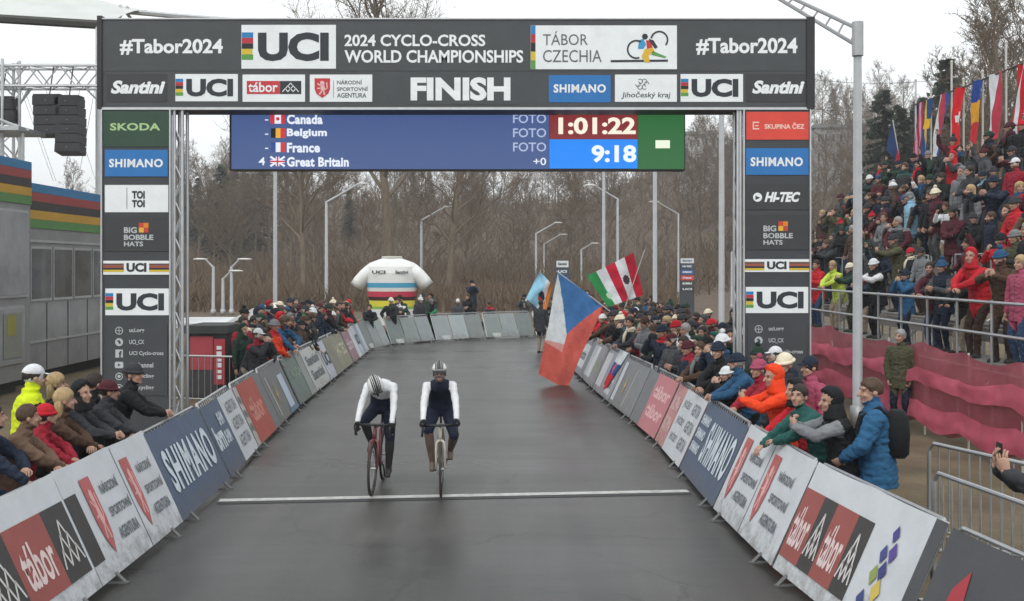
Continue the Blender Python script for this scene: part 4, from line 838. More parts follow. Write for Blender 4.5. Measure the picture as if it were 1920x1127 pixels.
MB().box(-11.296, 20.2, .35, -11.25, 22.5, 4.2).build('door', mat('pale_door', (.42, .43, .44), .35, .2, nscale=1, namt=.1), t, Matrix()); MB().box(-11.25, 22.52, .35, -11.2, 22.6, 4.25).build('door_post', ALU, t, Matrix())
ps = MB().box(-11.23, 22.95, .85, -11.215, 23.8, 1.85).build('poster', vinyl('#7f8078'), t, Matrix()); MB().box(-11.213, 23.1, 1.35, -11.209, 23.5, 1.8).build('poster_print', vinyl('#8d8a45'), ps, Matrix())

# ------------------------------------------------------------------ inflatable jersey
JY = 52.0; jer = thing('inflatable_jersey', (at(733, 0, JY).x, JY, 0), 'huge inflatable white jersey with rainbow chest bands behind the bend', 'inflatable')
JW = mat('inflatable_white', (.74, .75, .73), .5, nscale=2, namt=.06, bump=.2, bscale=3); jc = at(735, 0, JY).x
def jz(py): return at(0, py, JY).z
prof = [(640, 40, .55), (579, 43, .78), (574, 42, .8), (563, 43, .82), (556, 45, .85), (546, 46, .85), (539, 47, .88), (530, 48, .9), (512, 50, .9), (500, 50, .82), (493, 42, .65), (488, 28, .45), (484, 17, .32)]
bandm = [0, 5, 4, 3, 2, 0, 1, 0, 0, 0, 0, 0]; b = MB(); rings = []
def jw(px): return px * JY / FPX
for py, hw, dp in prof: rings.append([(jc + jw(hw) * (abs(math.cos(a_)) ** .75) * (1 if math.cos(a_) > 0 else -1), JY + dp * math.sin(a_), jz(py)) for a_ in [2 * math.pi * k / 24 for k in range(24)]])
for i in range(len(rings) - 1): b.loft([rings[i], rings[i + 1]], bandm[i], cap=False)
b.add(rings[-1], [tuple(range(24))]); b.build('torso', [JW] + [vinyl(c_) for c_ in ('#4a9fc4', '#b82f45', '#3a2226', '#d8cf3e', '#7fae4a')], jer, Matrix(), smooth=True)
for s_ in (-1, 1):
    b = MB(); p0, p1 = Vector((jc + s_ * jw(36), JY, jz(505))), Vector((jc + s_ * jw(68), JY, jz(538))); d = (p1 - p0).normalized(); u = Vector((-d.z, 0, d.x)) * (1 if s_ > 0 else -1); rings = []
    for t, ra, rb in ((0, .36, .6), (.4, .40, .55), (.75, .38, .5), (.93, .34, .45), (1.0, .2, .28)): rings.append([p0.lerp(p1, t) + u * ra * math.cos(a_) + Vector((0, 1, 0)) * rb * math.sin(a_) for a_ in [2 * math.pi * k / 16 for k in range(16)]])
    b.loft(rings[:3] + [rings[3]]); b.build('sleeve', JW, jer, Matrix(), smooth=True)
    b = MB(); b.loft([[v + d * .0 for v in rings[3]], [(v - rings[4][0] * 0) + d * .1 for v in rings[3]], rings[4]], cap=True); b.build('cuff', mat('grey_cuff', (.2, .2, .19), .6), jer, Matrix(), smooth=True)
b = MB(); b.tube([(jc + jw(17) * math.cos(a_), JY + .32 * math.sin(a_), jz(483)) for a_ in [2 * math.pi * k / 20 for k in range(21)]], .07, 8); b.build('collar', mat('grey_collar', (.5, .5, .46), .6), jer, Matrix(), smooth=True)
for s_, px0, px1 in (('UCI', 702, 727), ('Santini', 745, 769)):
    txt(jer, s_, 0, 0, 1, 1, UDARK, .04); o = bpy.context.scene.objects[-1] if False else None
for o in jer.children:
    if o.name.startswith('lettering'):
        first = o.data.name and ('UCI' in str([k for k, v in TXT.items() if v == o.data][0]))
        px0, px1 = (702, 727) if first else (745, 769)
        a_, c_ = at(px0, 513, JY), at(px1, 507, JY); o.matrix_local = wm(jer).inverted() @ Matrix.Translation((a_.x, JY - .93, a_.z)) @ ROTF @ Matrix.Diagonal((c_.x - a_.x, c_.z - a_.z, 1, 1))

# ------------------------------------------------------------------ red booth, white tent, sign totems
bt = thing('promotion_booth', (-7.0, 23, 0), 'red promotion booth with dark roof beyond the arch leg', 'booth')
BR = vinyl('#b0303a'); xa, xb = at(352, 0, 23).x, at(425, 0, 23).x
MB().box(xa, 23, .02, xb, 24.2, 1.42).build('cabinet', mat('booth_dark', (.045, .045, .05), .7, nscale=3), bt, Matrix()); MB().box(xa - .05, 22.9, 1.425, xb + .05, 24.3, 1.6).build('roof', mat('dark_awning', (.04, .045, .045), .8, nscale=3), bt, Matrix())
MB().box(xb - .26, 22.93, .3, xb - .02, 22.995, 1.3).build('side_banner', vinyl('#a83a44'), bt, Matrix())
b = MB()
for i in range(6): b.box(xb - .2, 22.915, .42 + .13 * i, xb - .09, 22.925, .42 + .13 * i + (.09, .07, .1, .06, .09, .08)[i])
b.build('print_block', PALE, bt, Matrix())
MB().box(xa + .06, 22.985, .62, xb - .3, 22.996, 1.36).build('poster', vinyl('#a8444c'), bt, Matrix())
tn = thing('white_tent', (-9.2, 33, 0), 'white peaked tent roof showing behind the trailer-side crowd', 'tent'); CANV = mat('white_canvas', (.74, .75, .76), .7, nscale=2, namt=.08, bump=.3, bscale=4); b = MB()
T0, T1 = at(300, 606, 33), at(440, 606, 33)
b.box(T0.x, 32, T0.z - .1, T1.x, 36, T0.z + .05); b.build('awning', CANV, tn, Matrix())
b = MB(); xL, xP, xR = at(425, 0, 33).x, at(480, 0, 33).x, at(540, 0, 33).x; zE, zP = at(0, 606, 33).z, at(0, 573, 33).z
b.add([(xL, 32.5, zE), (xP, 32.5, zP - .08), (xP + .3, 34, zP + .05), (xR, 32.5, zP - .1), (xR + .4, 32.5, zE), (xL, 36, zE), (xP, 36, zP), (xR + .4, 36, zE)], [(0, 1, 2, 5), (1, 3, 2), (3, 4, 7, 2), (2, 7, 6), (2, 6, 5), (0, 4, 3, 1)]); b.build('peaked_roof', CANV, tn, Matrix())
for x in (T0.x + .1, xL, xR + .3): MB().tube([(x, 32.55, 0), (x, 32.55, zE)], .03, 6).build('tent_pole', ALU, tn, Matrix())
def totem(px0, px1, py0, py1, Y, cols, label, words_):
    a_, c_ = at(px0, py1, Y), at(px1, py0, Y); t = thing('sign_totem', ((a_.x + c_.x) / 2, Y, 0), label, 'sign', 'sign totems')
    MB().box(a_.x, Y, 0, c_.x, Y + .12, c_.z).build('panel', GREYP, t, Matrix()); n_ = len(cols); h = (c_.z - a_.z) / n_
    for i, h_ in enumerate(cols):
        q = MB().box(0, 0, -.01, c_.x - a_.x - .06, h * .86, 0).build('sponsor_panel', vinyl(h_), t, Matrix.Translation((a_.x + .03, Y - .012, c_.z - h * (i + 1) + .03)) @ ROTF); w = c_.x - a_.x - .06
        txt(q, words_[i], w * .15, h * .28, w * .85, h * .62, UDARK if h_ == '#d0d4d6' else PALE, .04, z=.004)
totem(1042, 1067, 488, 545, 56, ['#d0d4d6', '#3b4f5c', '#2f5d88', '#2f5d88'], 'narrow blue and white sign totem over the big flag', ['Santini', 'UCI', 'SHIMANO', 'UCI'])
totem(1275, 1302, 484, 548, 54, ['#d0d4d6', '#3f4a58', '#3c5f8c', '#c04a4a', '#4a4648', '#3a3c3f'], 'narrow sign totem with white, blue and red fields', ['Santini', 'HI-TEC', 'SHIMANO', 'ČEZ', 'BOBBLE', 'UCI'])
# overhead wires
WIRE = mat('black_wire', (.05, .05, .05), .7)
for i, (y0, y1) in enumerate(((120, 145), (178, 196))):
    p0, p1 = at(1380, y0, 110), at(1800, y1, 100); pts = [p0.lerp(p1, t) - Vector((0, 0, 1.2 * 4 * t * (1 - t))) for t in np.linspace(0, 1, 14)]
    o = MB().tube(pts, .025, 4).build('overhead_wire', WIRE); tag(o, ('upper' if i == 0 else 'lower') + ' thin overhead wire crossing the sky past the big lamp', 'wire', 'overhead wires')

# ------------------------------------------------------------------ people
SKINS = [mat('skin_%d' % i, c, .55, nscale=14, namt=.1, spec=.4) for i, c in enumerate(((.42, .25, .18), (.37, .21, .15), (.47, .29, .22)))]
EYE = mat('eye_shadow', (.05, .035, .03), .5); LIP = mat('lip', (.34, .13, .11), .5)
def ik(S, T, a, b_, pole):
    S, T, pole = Vector(S), Vector(T), Vector(pole); d = T - S; L = min(max(d.length, abs(a - b_) + .01), (a + b_) * .998); n_ = d.normalized()
    x = (a * a - b_ * b_ + L * L) / (2 * L); h = math.sqrt(max(a * a - x * x, 0)); p = pole - n_ * pole.dot(n_); p = p.normalized() if p.length > 1e-5 else n_.orthogonal().normalized()
    return S + n_ * x + p * h, S + n_ * L
class Body:
    def __init__(s): s.b = MB(); s.pr = []
    def cap(s, p0, r0, p1, r1, lab, n_=12, reg=True):
        p0, p1 = Vector(p0), Vector(p1); d = p1 - p0; L = d.length; d = d.normalized() if L > 1e-6 else Vector((0, 0, 1)); a_ = d.orthogonal().normalized(); c_ = d.cross(a_); rings = []
        for q, r_, lo, hi in ((p0, r0, -90, 0), (p1, r1, 0, 90)):
            for t in np.linspace(lo, hi, 4): ct = max(math.cos(R(t)), .04); rings.append([q + d * r_ * math.sin(R(t)) + (a_ * math.cos(2 * math.pi * k / n_) + c_ * math.sin(2 * math.pi * k / n_)) * r_ * ct for k in range(n_)])
        s.b.loft(rings); s.pr.append((np.array(p0), np.array(p1), r0, r1, lab)) if reg else None
    def ell(s, c, r_, lab, T=None):
        s.b.ell(c, r_, 16, 10, 0, T); p = T @ Vector(c) if T is not None else Vector(c); m_ = sum(r_) / 3; s.pr.append((np.array(p), np.array(p) + 1e-4, m_, m_, lab))
LAB = dict(jacket=0, sleeve=1, trousers=2, skin=3, shoe=4, eye=5, lip=6, hand=7, yoke=8, zip=9, beard=10)
def hand_geo(b, W, D, P_, curl, side, mi=7, s=1.0):
    """wrist W, direction of the fingers D, palm normal P_ (fingers curl towards it)"""
    D = D.normalized(); P_ = (P_ - D * P_.dot(D)).normalized(); X = D.cross(P_) * side; o = lambda x, y, z: W + (X * x + D * y + P_ * z) * s
    rings = []
    for y, w, h in ((-.02, .024, .018), (.02, .032, .019), (.06, .042, .018), (.092, .040, .015), (.1, .03, .01)): rings.append([o(w * math.cos(a_), y, h * math.sin(a_)) for a_ in [2 * math.pi * k / 10 for k in range(10)]])
    b.loft(rings, mi)
    for i, (x, L) in enumerate(((.031, .072), (.0105, .08), (-.0105, .074), (-.031, .058))):
        p = (x, .092, 0); a_ = R(8); pts = [o(*p)]; c_ = curl * (1 + .08 * i)
        for k, f in enumerate((.45, .32, .25)):
            a_ += c_ * (.75 if k else .6); p = (p[0] * 1.02, p[1] + L * f * math.cos(a_), p[2] + L * f * math.sin(a_)); pts.append(o(*p))
        b.tube(pts, [.0098 * s, .0092 * s, .0085 * s, .006 * s], 7, mi)
    pts = [o(.028, .025, .004), o(.052, .05, .014 + .012 * curl), o(.058 - .01 * curl, .078, .022 + .02 * curl), o(.05 - .018 * curl, .1, .03 + .026 * curl)]
    b.tube(pts, [.014 * s, .0115 * s, .0105 * s, .007 * s], 7, mi)
POSES = {}
def make_person(key, lean=0, hip=(0, 0, .92), hands=((-.26, -.06, .8), (.26, -.06, .8)), poles=((-.6, .6, -.2), (.6, .6, -.2)), head=(0, 0, 0), feet=((-.1, .02, .085), (.1, -.03, .085)), bulk=1.0, voxel=.0098,
                curl=(.5, .5), palms=None, hdir=None, footdir=((-.12, -1, 0), (.12, -1, 0)), knee=(0, -1, 0), arm=1.0, fold=.013, twist=0, short=False, hem=.19, shift=(0, 0), slim=1.0, quilt=0, bib=0, neckup=.045, headoff=(0, 0, 0)):
    if not short: bulk *= 1.10; arm *= 1.04
    B = Body(); P_ = Vector(hip); tw = Matrix.Rotation(twist, 3, 'Z')
    def U(a): return tw @ Vector((0, -math.sin(a), math.cos(a)))
    def FW(a): return tw @ Vector((0, -math.cos(a), -math.sin(a)))
    l0, l1, l2 = lean * .55, lean * .95, lean * 1.25; side = tw @ Vector((1, 0, 0))
    w_ = P_ + U(l0) * .2; ch = w_ + U(l1) * .17 + Vector((shift[0], 0, 0)); sh = ch + U(l2) * .12; nk = sh + U(l2) * .075
    hf = 1.06 if not short else .97
    secs = [(P_ - U(l0) * hem, .172 * hf, .138 * hf, l0), (P_ + U(l0) * .02, .178, .138, l0), (P_ + U(l0) * .12, .166, .13, l0), (w_, .16, .125, (l0 + l1) / 2), (w_.lerp(ch, .5), .17, .128, l1), (ch, .182, .13, l1), (ch.lerp(sh, .6), .188, .118, l2), (sh + U(l2) * .02, .165, .098, l2), (sh + U(l2) * .055, .11, .08, l2), (nk, .068, .068, l2), (nk + U(l2) * .03, .062, .064, l2)]
    rings = []
    for c, rx, ry, a_ in secs: rings.append([c + side * rx * bulk * slim * math.cos(t) + FW(a_) * ry * bulk * math.sin(t) for t in [2 * math.pi * k / 20 for k in range(20)]])
    B.b.loft(rings)
    for i in range(len(secs) - 1): B.pr.append((np.array(secs[i][0]), np.array(secs[i + 1][0]), (secs[i][1] + secs[i][2]) / 2 * bulk, (secs[i + 1][1] + secs[i + 1][2]) / 2 * bulk, LAB['trousers'] if i < bib else (LAB['yoke'] if i >= 6 else LAB['jacket'])))
    # head
    Hr = Matrix.Rotation(head[1], 4, 'Z') @ Matrix.Rotation(head[2], 4, 'Y') @ Matrix.Rotation(head[0], 4, 'X')
    hb = nk + U(l2 * .8) * neckup; hc = hb + (Hr.to_3x3() @ Vector((0, -.018, .115))) + Vector(headoff); HM = Matrix.Translation(hc) @ Hr
    if not short: B.b.loft([[q + side * r_ * math.cos(t) + FW(l2) * r_ * math.sin(t) for t in [2 * math.pi * k / 16 for k in range(16)]] for q, r_ in ((nk - U(l2) * .05, .085), (nk + U(l2) * .015, .08), (nk + U(l2) * .05, .077))]); B.pr.append((np.array(nk - U(l2) * .05), np.array(nk + U(l2) * .055), .084, .084, LAB['yoke']))
    B.cap(nk - U(l2) * .02, .056, hc + Hr.to_3x3() @ Vector((0, .02, -.05)), .052, LAB['skin'])
    B.ell((0, .012, .035), (.076, .097, .098), LAB['skin'], HM); B.ell((0, -.032, -.045), (.057, .062, .07), LAB['skin'], HM); B.ell((0, -.078, -.088), (.024, .02, .02), LAB['skin'], HM)
    B.cap(HM @ Vector((0, -.092, .014)), .010, HM @ Vector((0, -.119, -.026)), .0165, LAB['skin'])
    for s_ in (-1, 1): B.ell((s_ * .032, -.083, .034), (.026, .013, .009), LAB['skin'], HM)
    B.ell((0, -.088, -.064), (.024, .012, .012), LAB['skin'], HM)
    for s_ in (-1, 1): B.ell((s_ * .078, .012, -.005), (.012, .024, .032), LAB['skin'], HM); B.ell((s_ * .04, -.072, -.028), (.022, .02, .022), LAB['skin'], HM)
    # arms
    wr = []
    for i, s_ in enumerate((-1, 1)):
        S_ = sh - U(l2) * .012 + side * s_ * .175 * slim * (1 + (bulk - 1) * .6); E_, Wp = ik(S_, hands[i], .285, .255, poles[i])
        B.cap(S_ - side * s_ * .03, .066 * bulk * arm, S_, .068 * bulk * arm, LAB['sleeve'] if short else LAB['yoke']); B.cap(S_, .066 * bulk * arm, E_, .053 * bulk * arm, LAB['sleeve']); B.cap(E_, .053 * bulk * arm, Wp - (Wp - E_) * .06, .04 * bulk * arm, LAB['sleeve'])
        B.cap(E_.lerp(Wp, .9), .027, Wp + (Wp - E_).normalized() * .015, .025, LAB['skin']); wr.append((E_, Wp))
    # legs
    for i, s_ in enumerate((-1, 1)):
        H_ = P_ + side * s_ * .092 - U(l0) * .03; K_, A_ = ik(H_, feet[i], .425, .415, Vector(knee) + Vector((s_ * (.22 if short else .12), 0, 0)))
        lt = LAB['trousers']; r_ = 1.0 if not short else 1.03
        B.cap(H_, .092 * r_, H_.lerp(K_, .5), .08 * r_, lt); B.cap(H_.lerp(K_, .5), .08 * r_, K_, .062 * r_, lt)
        l3 = LAB['skin'] if short else lt
        B.cap(K_, .061 * r_, K_.lerp(A_, .35), .06 * r_, l3); B.cap(K_.lerp(A_, .35), .06 * r_, A_, (.046 if not short else .038), l3)
        fd_ = Vector(footdir[i]).normalized(); B.cap(A_ + Vector((0, 0, -.045)) - fd_ * .04, .042, A_ + Vector((0, 0, -.05)) + fd_ * .08, .04, LAB['shoe']); B.cap(A_ + Vector((0, 0, -.05)) + fd_ * .08, .04, A_ + Vector((0, 0, -.056)) + fd_ * .165, .031, LAB['shoe'])
    me = B.b.mesh('tmp', BLACK); o = bpy.data.objects.new('tmp', me); COL.objects.link(o)
    md = o.modifiers.new('r', 'REMESH'); md.mode = 'VOXEL'; md.voxel_size = voxel; sm = o.modifiers.new('s', 'SMOOTH'); sm.factor = .5; sm.iterations = 2
    dg = bpy.context.evaluated_depsgraph_get(); m2 = bpy.data.meshes.new_from_object(o.evaluated_get(dg)); bpy.data.objects.remove(o); bpy.data.meshes.remove(me)
    nv = len(m2.vertices); V = np.empty(nv * 3); m2.vertices.foreach_get('co', V); V = V.reshape(-1, 3); best = np.full(nv, 9.); lab = np.zeros(nv, int); along = np.zeros(nv)
    for p0, p1, r0, r1, lb in B.pr:
        d = p1 - p0; t = np.clip(((V - p0) @ d) / max(d @ d, 1e-12), 0, 1); dist = np.linalg.norm(V - p0 - t[:, None] * d, axis=1) - (r0 + (r1 - r0) * t); k = dist < best; best[k] = dist[k]; lab[k] = lb; along[k] = t[k] * np.linalg.norm(d) if lb == 1 else (V[k] - np.array(P_)) @ np.array(U(l1))
    hl = (V - np.array(hc)) @ np.array(Hr.to_3x3()); sk = lab == 3
    for s_ in (-1, 1): lab[sk & (np.linalg.norm((hl - np.array((s_ * .031, -.085, .014))) * np.array((1, .8, 1.5)), axis=1) < .0155)] = 5; lab[sk & (np.abs(np.abs(hl[:, 0]) - .033) < .02) & (np.abs(hl[:, 2] - .038) < .0055) & (hl[:, 1] < -.05)] = 5
    lab[sk & (hl[:, 2] < -.03 - .25 * hl[:, 1] * 0) & (hl[:, 2] > -.125) & (hl[:, 1] < .02 - 0 * hl[:, 2]) & ~((np.abs(hl[:, 0]) < .035) & (hl[:, 2] > -.045))] = 10
    sk = (lab == 3) | (lab == 10)
    lab[sk & (np.abs(hl[:, 0]) < .024) & (np.abs(hl[:, 2] + .062) < .009) & (hl[:, 1] < -.05)] = 6
    if not short:
        rel = V - np.array(ch); fz = (lab == 0) | (lab == 8); lab[fz & (np.abs(rel @ np.array(side)) < .009) & (rel @ np.array(FW(l1)) > .03)] = 9
    me_n = np.empty(nv * 3); m2.vertices.foreach_get('normal', me_n); Nn = me_n.reshape(-1, 3)
    for i in range(nv):                          # folds of the cloth
        if lab[i] in (0, 1, 2, 8, 9) and fold:
            v = V[i]; f = .55 - 1.6 * abs(noise.noise(Vector((v[0] * 9, v[1] * 9 + 3, v[2] * 13)))) + .5 * noise.noise(Vector((v[0] * 26, v[1] * 26, v[2] * 34))); V[i] += Nn[i] * fold * f
            if quilt and lab[i] != 2: V[i] += Nn[i] * quilt * (abs(math.sin(math.pi * along[i] / .075)) ** .6 - .6)
    V[:, 2] = np.maximum(V[:, 2], .0) if min(f[2] for f in feet) < .12 and not short else V[:, 2]
    np_ = len(m2.polygons); fs = []; mi = []
    for p in m2.polygons:
        fs.append(tuple(p.vertices)); c = np.bincount(lab[list(p.vertices)], minlength=11); mi.append(int(c.argmax()))
    b = MB(); b.v = [tuple(v) for v in V]; b.f = fs; b.m = mi; bpy.data.meshes.remove(m2)
    for i, s_ in enumerate((-1, 1)):
        E_, Wp = wr[i]; D = (Wp - E_) if not hdir or not hdir[i] else Vector(hdir[i]); pl = Vector(palms[i]) if palms and palms[i] else Vector((-s_, 0, 0)); hand_geo(b, Wp, D, pl, curl[i], s_ if pl.dot(Vector((0, 0, 1))) <= 0 else -s_)
    me = b.mesh('body', [BLACK] * 11, True)
    POSES[key] = dict(mesh=me, head=HM, wr=wr, nk=nk, ch=ch, back=-FW(l1), up=U(l1)); return POSES[key]
AP = math.pi
make_person('stand'); make_person('stand2', lean=.05, hands=((-.22, -.2, .86), (.2, -.22, .9)), poles=((-1, .3, 0), (1, .3, 0)), head=(.1, .3, 0), bulk=1.08)
make_person('pockets', hands=((-.2, -.1, .88), (.2, -.1, .88)), poles=((-1, .5, 0), (1, .5, 0)), head=(.05, -.3, 0), bulk=1.05, curl=(1, 1))
make_person('photo', hands=((-.06, -.28, 1.5), (.06, -.28, 1.5)), poles=((-.6, 0, -1), (.6, 0, -1)), head=(.05, 0, 0), palms=((.3, 1, .2), (-.3, 1, .2)), hdir=((.35, .1, 1), (-.35, .1, 1)), curl=(.8, .8), bulk=1.04)
make_person('clap', lean=.08, hands=((-.05, -.33, 1.2), (.05, -.33, 1.22)), poles=((-.8, .2, -.8), (.8, .2, -.8)), head=(.08, .2, 0), palms=((1, 0, 0), (-1, 0, 0)), curl=(.25, .25))
make_person('lean', lean=.36, hip=(0, .14, .92), hands=((.0, -.40, 1.1), (-.02, -.36, 1.11)), poles=((-1, -.25, -.25), (1, -.25, -.25)), head=(.0, .45, 0), palms=((0, 0, -1), (0, 0, -1)), hdir=((1, -.25, -.1), (-1, -.25, -.1)), curl=(.6, .6))
make_person('lean2', lean=.52, hip=(0, .2, .92), hands=((-.16, -.50, .98), (.04, -.36, 1.1)), poles=((-1, -.1, .2), (1, -.3, -.2)), head=(-.1, .7, 0), palms=((0, 0, -1), (0, 0, -1)), hdir=((.3, -.8, -.6), (-1, -.3, -.1)), curl=(.6, .6), quilt=.008)
make_person('lean3', lean=.40, hip=(0, .15, .92), hands=((-.05, -.42, 1.13), (.05, -.42, 1.13)), poles=((-1, .0, -.5), (1, .0, -.5)), head=(-.02, -.5, 0), palms=((.7, 0, -.6), (-.7, 0, -.6)), hdir=((.5, -.8, .2), (-.5, -.8, .2)), curl=(.9, .9))
make_person('puffer', lean=.06, hands=((-.16, -.26, .98), (.16, -.3, 1.0)), poles=((-1, .3, -.3), (1, .3, -.3)), head=(.06, .35, 0), bulk=1.08, arm=1.1, quilt=.010)
make_person('cheer', lean=.05, hands=((-.3, -.2, 1.85), (.22, -.25, 1.1)), poles=((-1, 0, 0), (1, .3, -.5)), head=(-.05, .2, 0), palms=((0, -1, 0), (-1, 0, 0)), hdir=((-.1, -.1, 1), None), curl=(.3, .8))
make_person('film', lean=.2, hip=(0, .06, .92), hands=((-.1, -.42, 1.36), (.02, -.44, 1.36)), poles=((-1, .2, -.5), (1, .2, -.5)), head=(.1, .15, 0), palms=((.6, 1, 0), (-.6, 1, 0)), hdir=((.4, -.2, 1), (-.4, -.2, 1)), curl=(.8, .8), bulk=1.06)
make_person('cross', lean=.02, hands=((.1, -.26, 1.14), (-.1, -.29, 1.1)), poles=((-1, -.2, -.6), (1, -.2, -.6)), head=(.03, -.15, .05), palms=((0, 1, 0), (0, 1, 0)), hdir=((1, -.1, .1), (-1, -.1, .1)), curl=(.5, .5), bulk=1.05)
make_person('onehand', lean=.06, hands=((-.08, -.34, 1.42), (.2, -.14, .9)), poles=((-.7, .2, -1), (1, .4, 0)), head=(.12, -.1, 0), palms=((.4, 1, .1), None), hdir=((.3, -.2, 1), None), curl=(.7, .8), quilt=.007)
make_person('away', lean=.1, hands=((-.2, -.24, 1.0), (.1, -.3, 1.05)), poles=((-1, .3, -.2), (1, .2, -.4)), head=(-.02, .9, 0), twist=.25, bulk=1.03)
make_person('sit', hip=(0, .2, .5), lean=.15, hands=((-.1, -.2, .68), (.12, -.2, .68)), poles=((-1, .2, 0), (1, .2, 0)), feet=((-.12, -.28, .085), (.12, -.25, .085)), knee=(0, -.4, 1), head=(.05, .25, 0))
make_person('reach', lean=.1, hip=(0, 0, .92), hands=((-.1, -.5, 1.60), (.03, -.5, 1.58)), poles=((-1, .2, -.6), (1, .2, -.6)), palms=((.6, .9, 0), (-.6, .9, 0)), hdir=((.25, -.25, 1), (-.3, -.2, 1)), curl=(.45, .45), voxel=.011)
make_person('flagger', lean=.12, hands=((-.15, -.35, 1.38), (.12, -.3, 1.15)), poles=((-1, .2, -.3), (1, .2, -.5)), head=(-.05, .2, 0), palms=((.5, -.2, .5), (-.5, -.2, .5)), curl=(1.1, 1.1))
# head-wear and hair, all in head space
def shell(fn, n_=22, m_=14, r_=(.083, .104, .107), c=(0, .012, .035)):
    rings = []
    for i in range(m_ + 1):
        t = -AP / 2 + AP * i / m_; ct = max(math.cos(t), .03); ring = []
        for k in range(n_):
            a_ = 2 * AP * k / n_; d = Vector((ct * math.cos(a_), ct * math.sin(a_), math.sin(t))); f = fn(d); ring.append(Vector(c) + Vector((d.x * r_[0], d.y * r_[1], d.z * r_[2])) * f)
        rings.append(ring)
    return rings
HM_ = {}
def hairm(name, col): return mat('hair_' + name, col, .6, nscale=25, namt=.4, bump=.6, bscale=60, stretch=(1, 1, .2), spec=.3)
def hh(low, thick=1.05, front=.5, rough_=.09):
    def fn(d):
        lim = low + (front - low) * max(0, -d.y) ** 1.2
        t = sstep(lim - .12, lim + .1, d.z + .26 * noise.noise(d * 6.5)); return .86 + (thick - .86 + rough_ * noise.noise(d * 7)) * t
    return fn
b = MB(); b.loft(shell(hh(-.5, 1.04), 28, 20)); HM_['short'] = b
b = MB(); b.loft(shell(hh(-.55, 1.1, .4, .07)));
rings = [[Vector((w * math.cos(t), .06 + dpt * math.sin(t), z)) for t in [2 * AP * k / 12 for k in range(12)]] for z, w, dpt in ((.02, .075, .05), (-.06, .088, .05), (-.14, .085, .045), (-.22, .06, .03))]; b.loft(rings); HM_['long'] = b
b = MB(); b.loft(shell(lambda d: (1.13 + .03 * max(d.z, 0)) if d.z > .02 - .12 * d.y * -1 else .8)); rr = [(.093 * math.cos(t), .012 + .115 * math.sin(t), .045 + .016 * math.sin(t)) for t in [2 * AP * k / 20 for k in range(21)]]; b.tube(rr, .021, 8); HM_['beanie'] = b
b2 = MB(); b2.v, b2.f, b2.m = list(b.v), list(b.f), list(b.m); bo = MB(); rg = shell(lambda d: 1 + .18 * noise.noise(d * 9), 12, 8, (.042, .042, .04), (0, .02, .185)); bo.loft(rg); b2.loft(rg, 1); HM_['bobble'] = b2
b = MB(); b.loft(shell(lambda d: (1.06 + .06 * max(d.z, 0)) if d.z > .0 else .95)); rings = []
for u in (0, .5, 1): rings.append([Vector((x * (1 - .25 * u * u), -.085 - .075 * u * (1 - (x / .08) ** 2 * .5), .052 - .012 * u + z)) for x, z in [(-.075, 0), (-.04, .008), (0, .012), (.04, .008), (.075, 0), (.04, -.002), (0, .002), (-.04, -.002)]])
b.loft(rings); HM_['cap'] = b
def hoodf(d): return (1.25 if d.y > -.28 - .75 * max(d.z, 0) else .78) if d.z > -.75 else 1.1
b = MB(); b.loft(shell(hoodf)); b.loft([[Vector((w * math.cos(t), .03 + dp * math.sin(t), z)) for t in [2 * AP * k / 16 for k in range(16)]] for z, w, dp in ((-.02, .1, .1), (-.09, .1, .1), (-.15, .125, .11), (-.19, .14, .115))]); HM_['hood'] = b
HC = {'short': [hairm('dark', (.03, .022, .018)), hairm('brown', (.07, .042, .025)), hairm('grey', (.3, .29, .28))], 'long': [hairm('blond', (.38, .27, .14)), hairm('brown', (.07, .042, .025)), hairm('dark', (.03, .022, .018))]}
HNAME = {'hair_dark': 'dark', 'hair_brown': 'brown', 'hair_grey': 'grey', 'hair_blond': 'blond'}
CLN = {'black': '#1c1d20', 'charcoal': '#34363a', 'navy': '#1f2838', 'dark green': '#24382f', 'maroon': '#4a1f28', 'brown': '#4a382c', 'red': '#b3202c', 'blue': '#294f70', 'teal': '#255450', 'grey': '#75777a', 'white': '#d0d2d4', 'olive': '#4c4c38', 'beige': '#a08f74', 'green': '#2c8a5a', 'orange': '#e0421c', 'yellow': '#c8d820', 'pink': '#9c4a62', 'purple': '#4f3560', 'bright blue': '#2a587c', 'lime': '#b8cc50', 'cream': '#d8cfb8', 'tan': '#665042', 'light blue': '#86b0c8', 'dark grey': '#46484b', 'crimson': '#8f1f30'}
TRN = {'black': '#17181b', 'navy': '#1d2536', 'jeans': '#2f4460', 'brown': '#3a2c24', 'grey': '#4a4c4f', 'olive': '#3a3b2c', 'beige': '#8d8272'}
def cm(n_): return fab(CLN[n_])
HATMESH = {}
SLOT = ('jacket', 'sleeve', 'trousers', 'skin', 'shoe', 'eye', 'lip', 'hand')
BEARD = [mat('beard_%d' % i, c, .8, nscale=30, namt=.4) for i, c in enumerate(((.12, .075, .055), (.2, .13, .1), (.06, .042, .035)))]; SCARF = {}; PACK = {}
ZIP = mat('dark_zip', (.02, .02, .022), .5); SHOE = mat('dark_shoe', (.03, .028, .026), .6); FILL = [0]
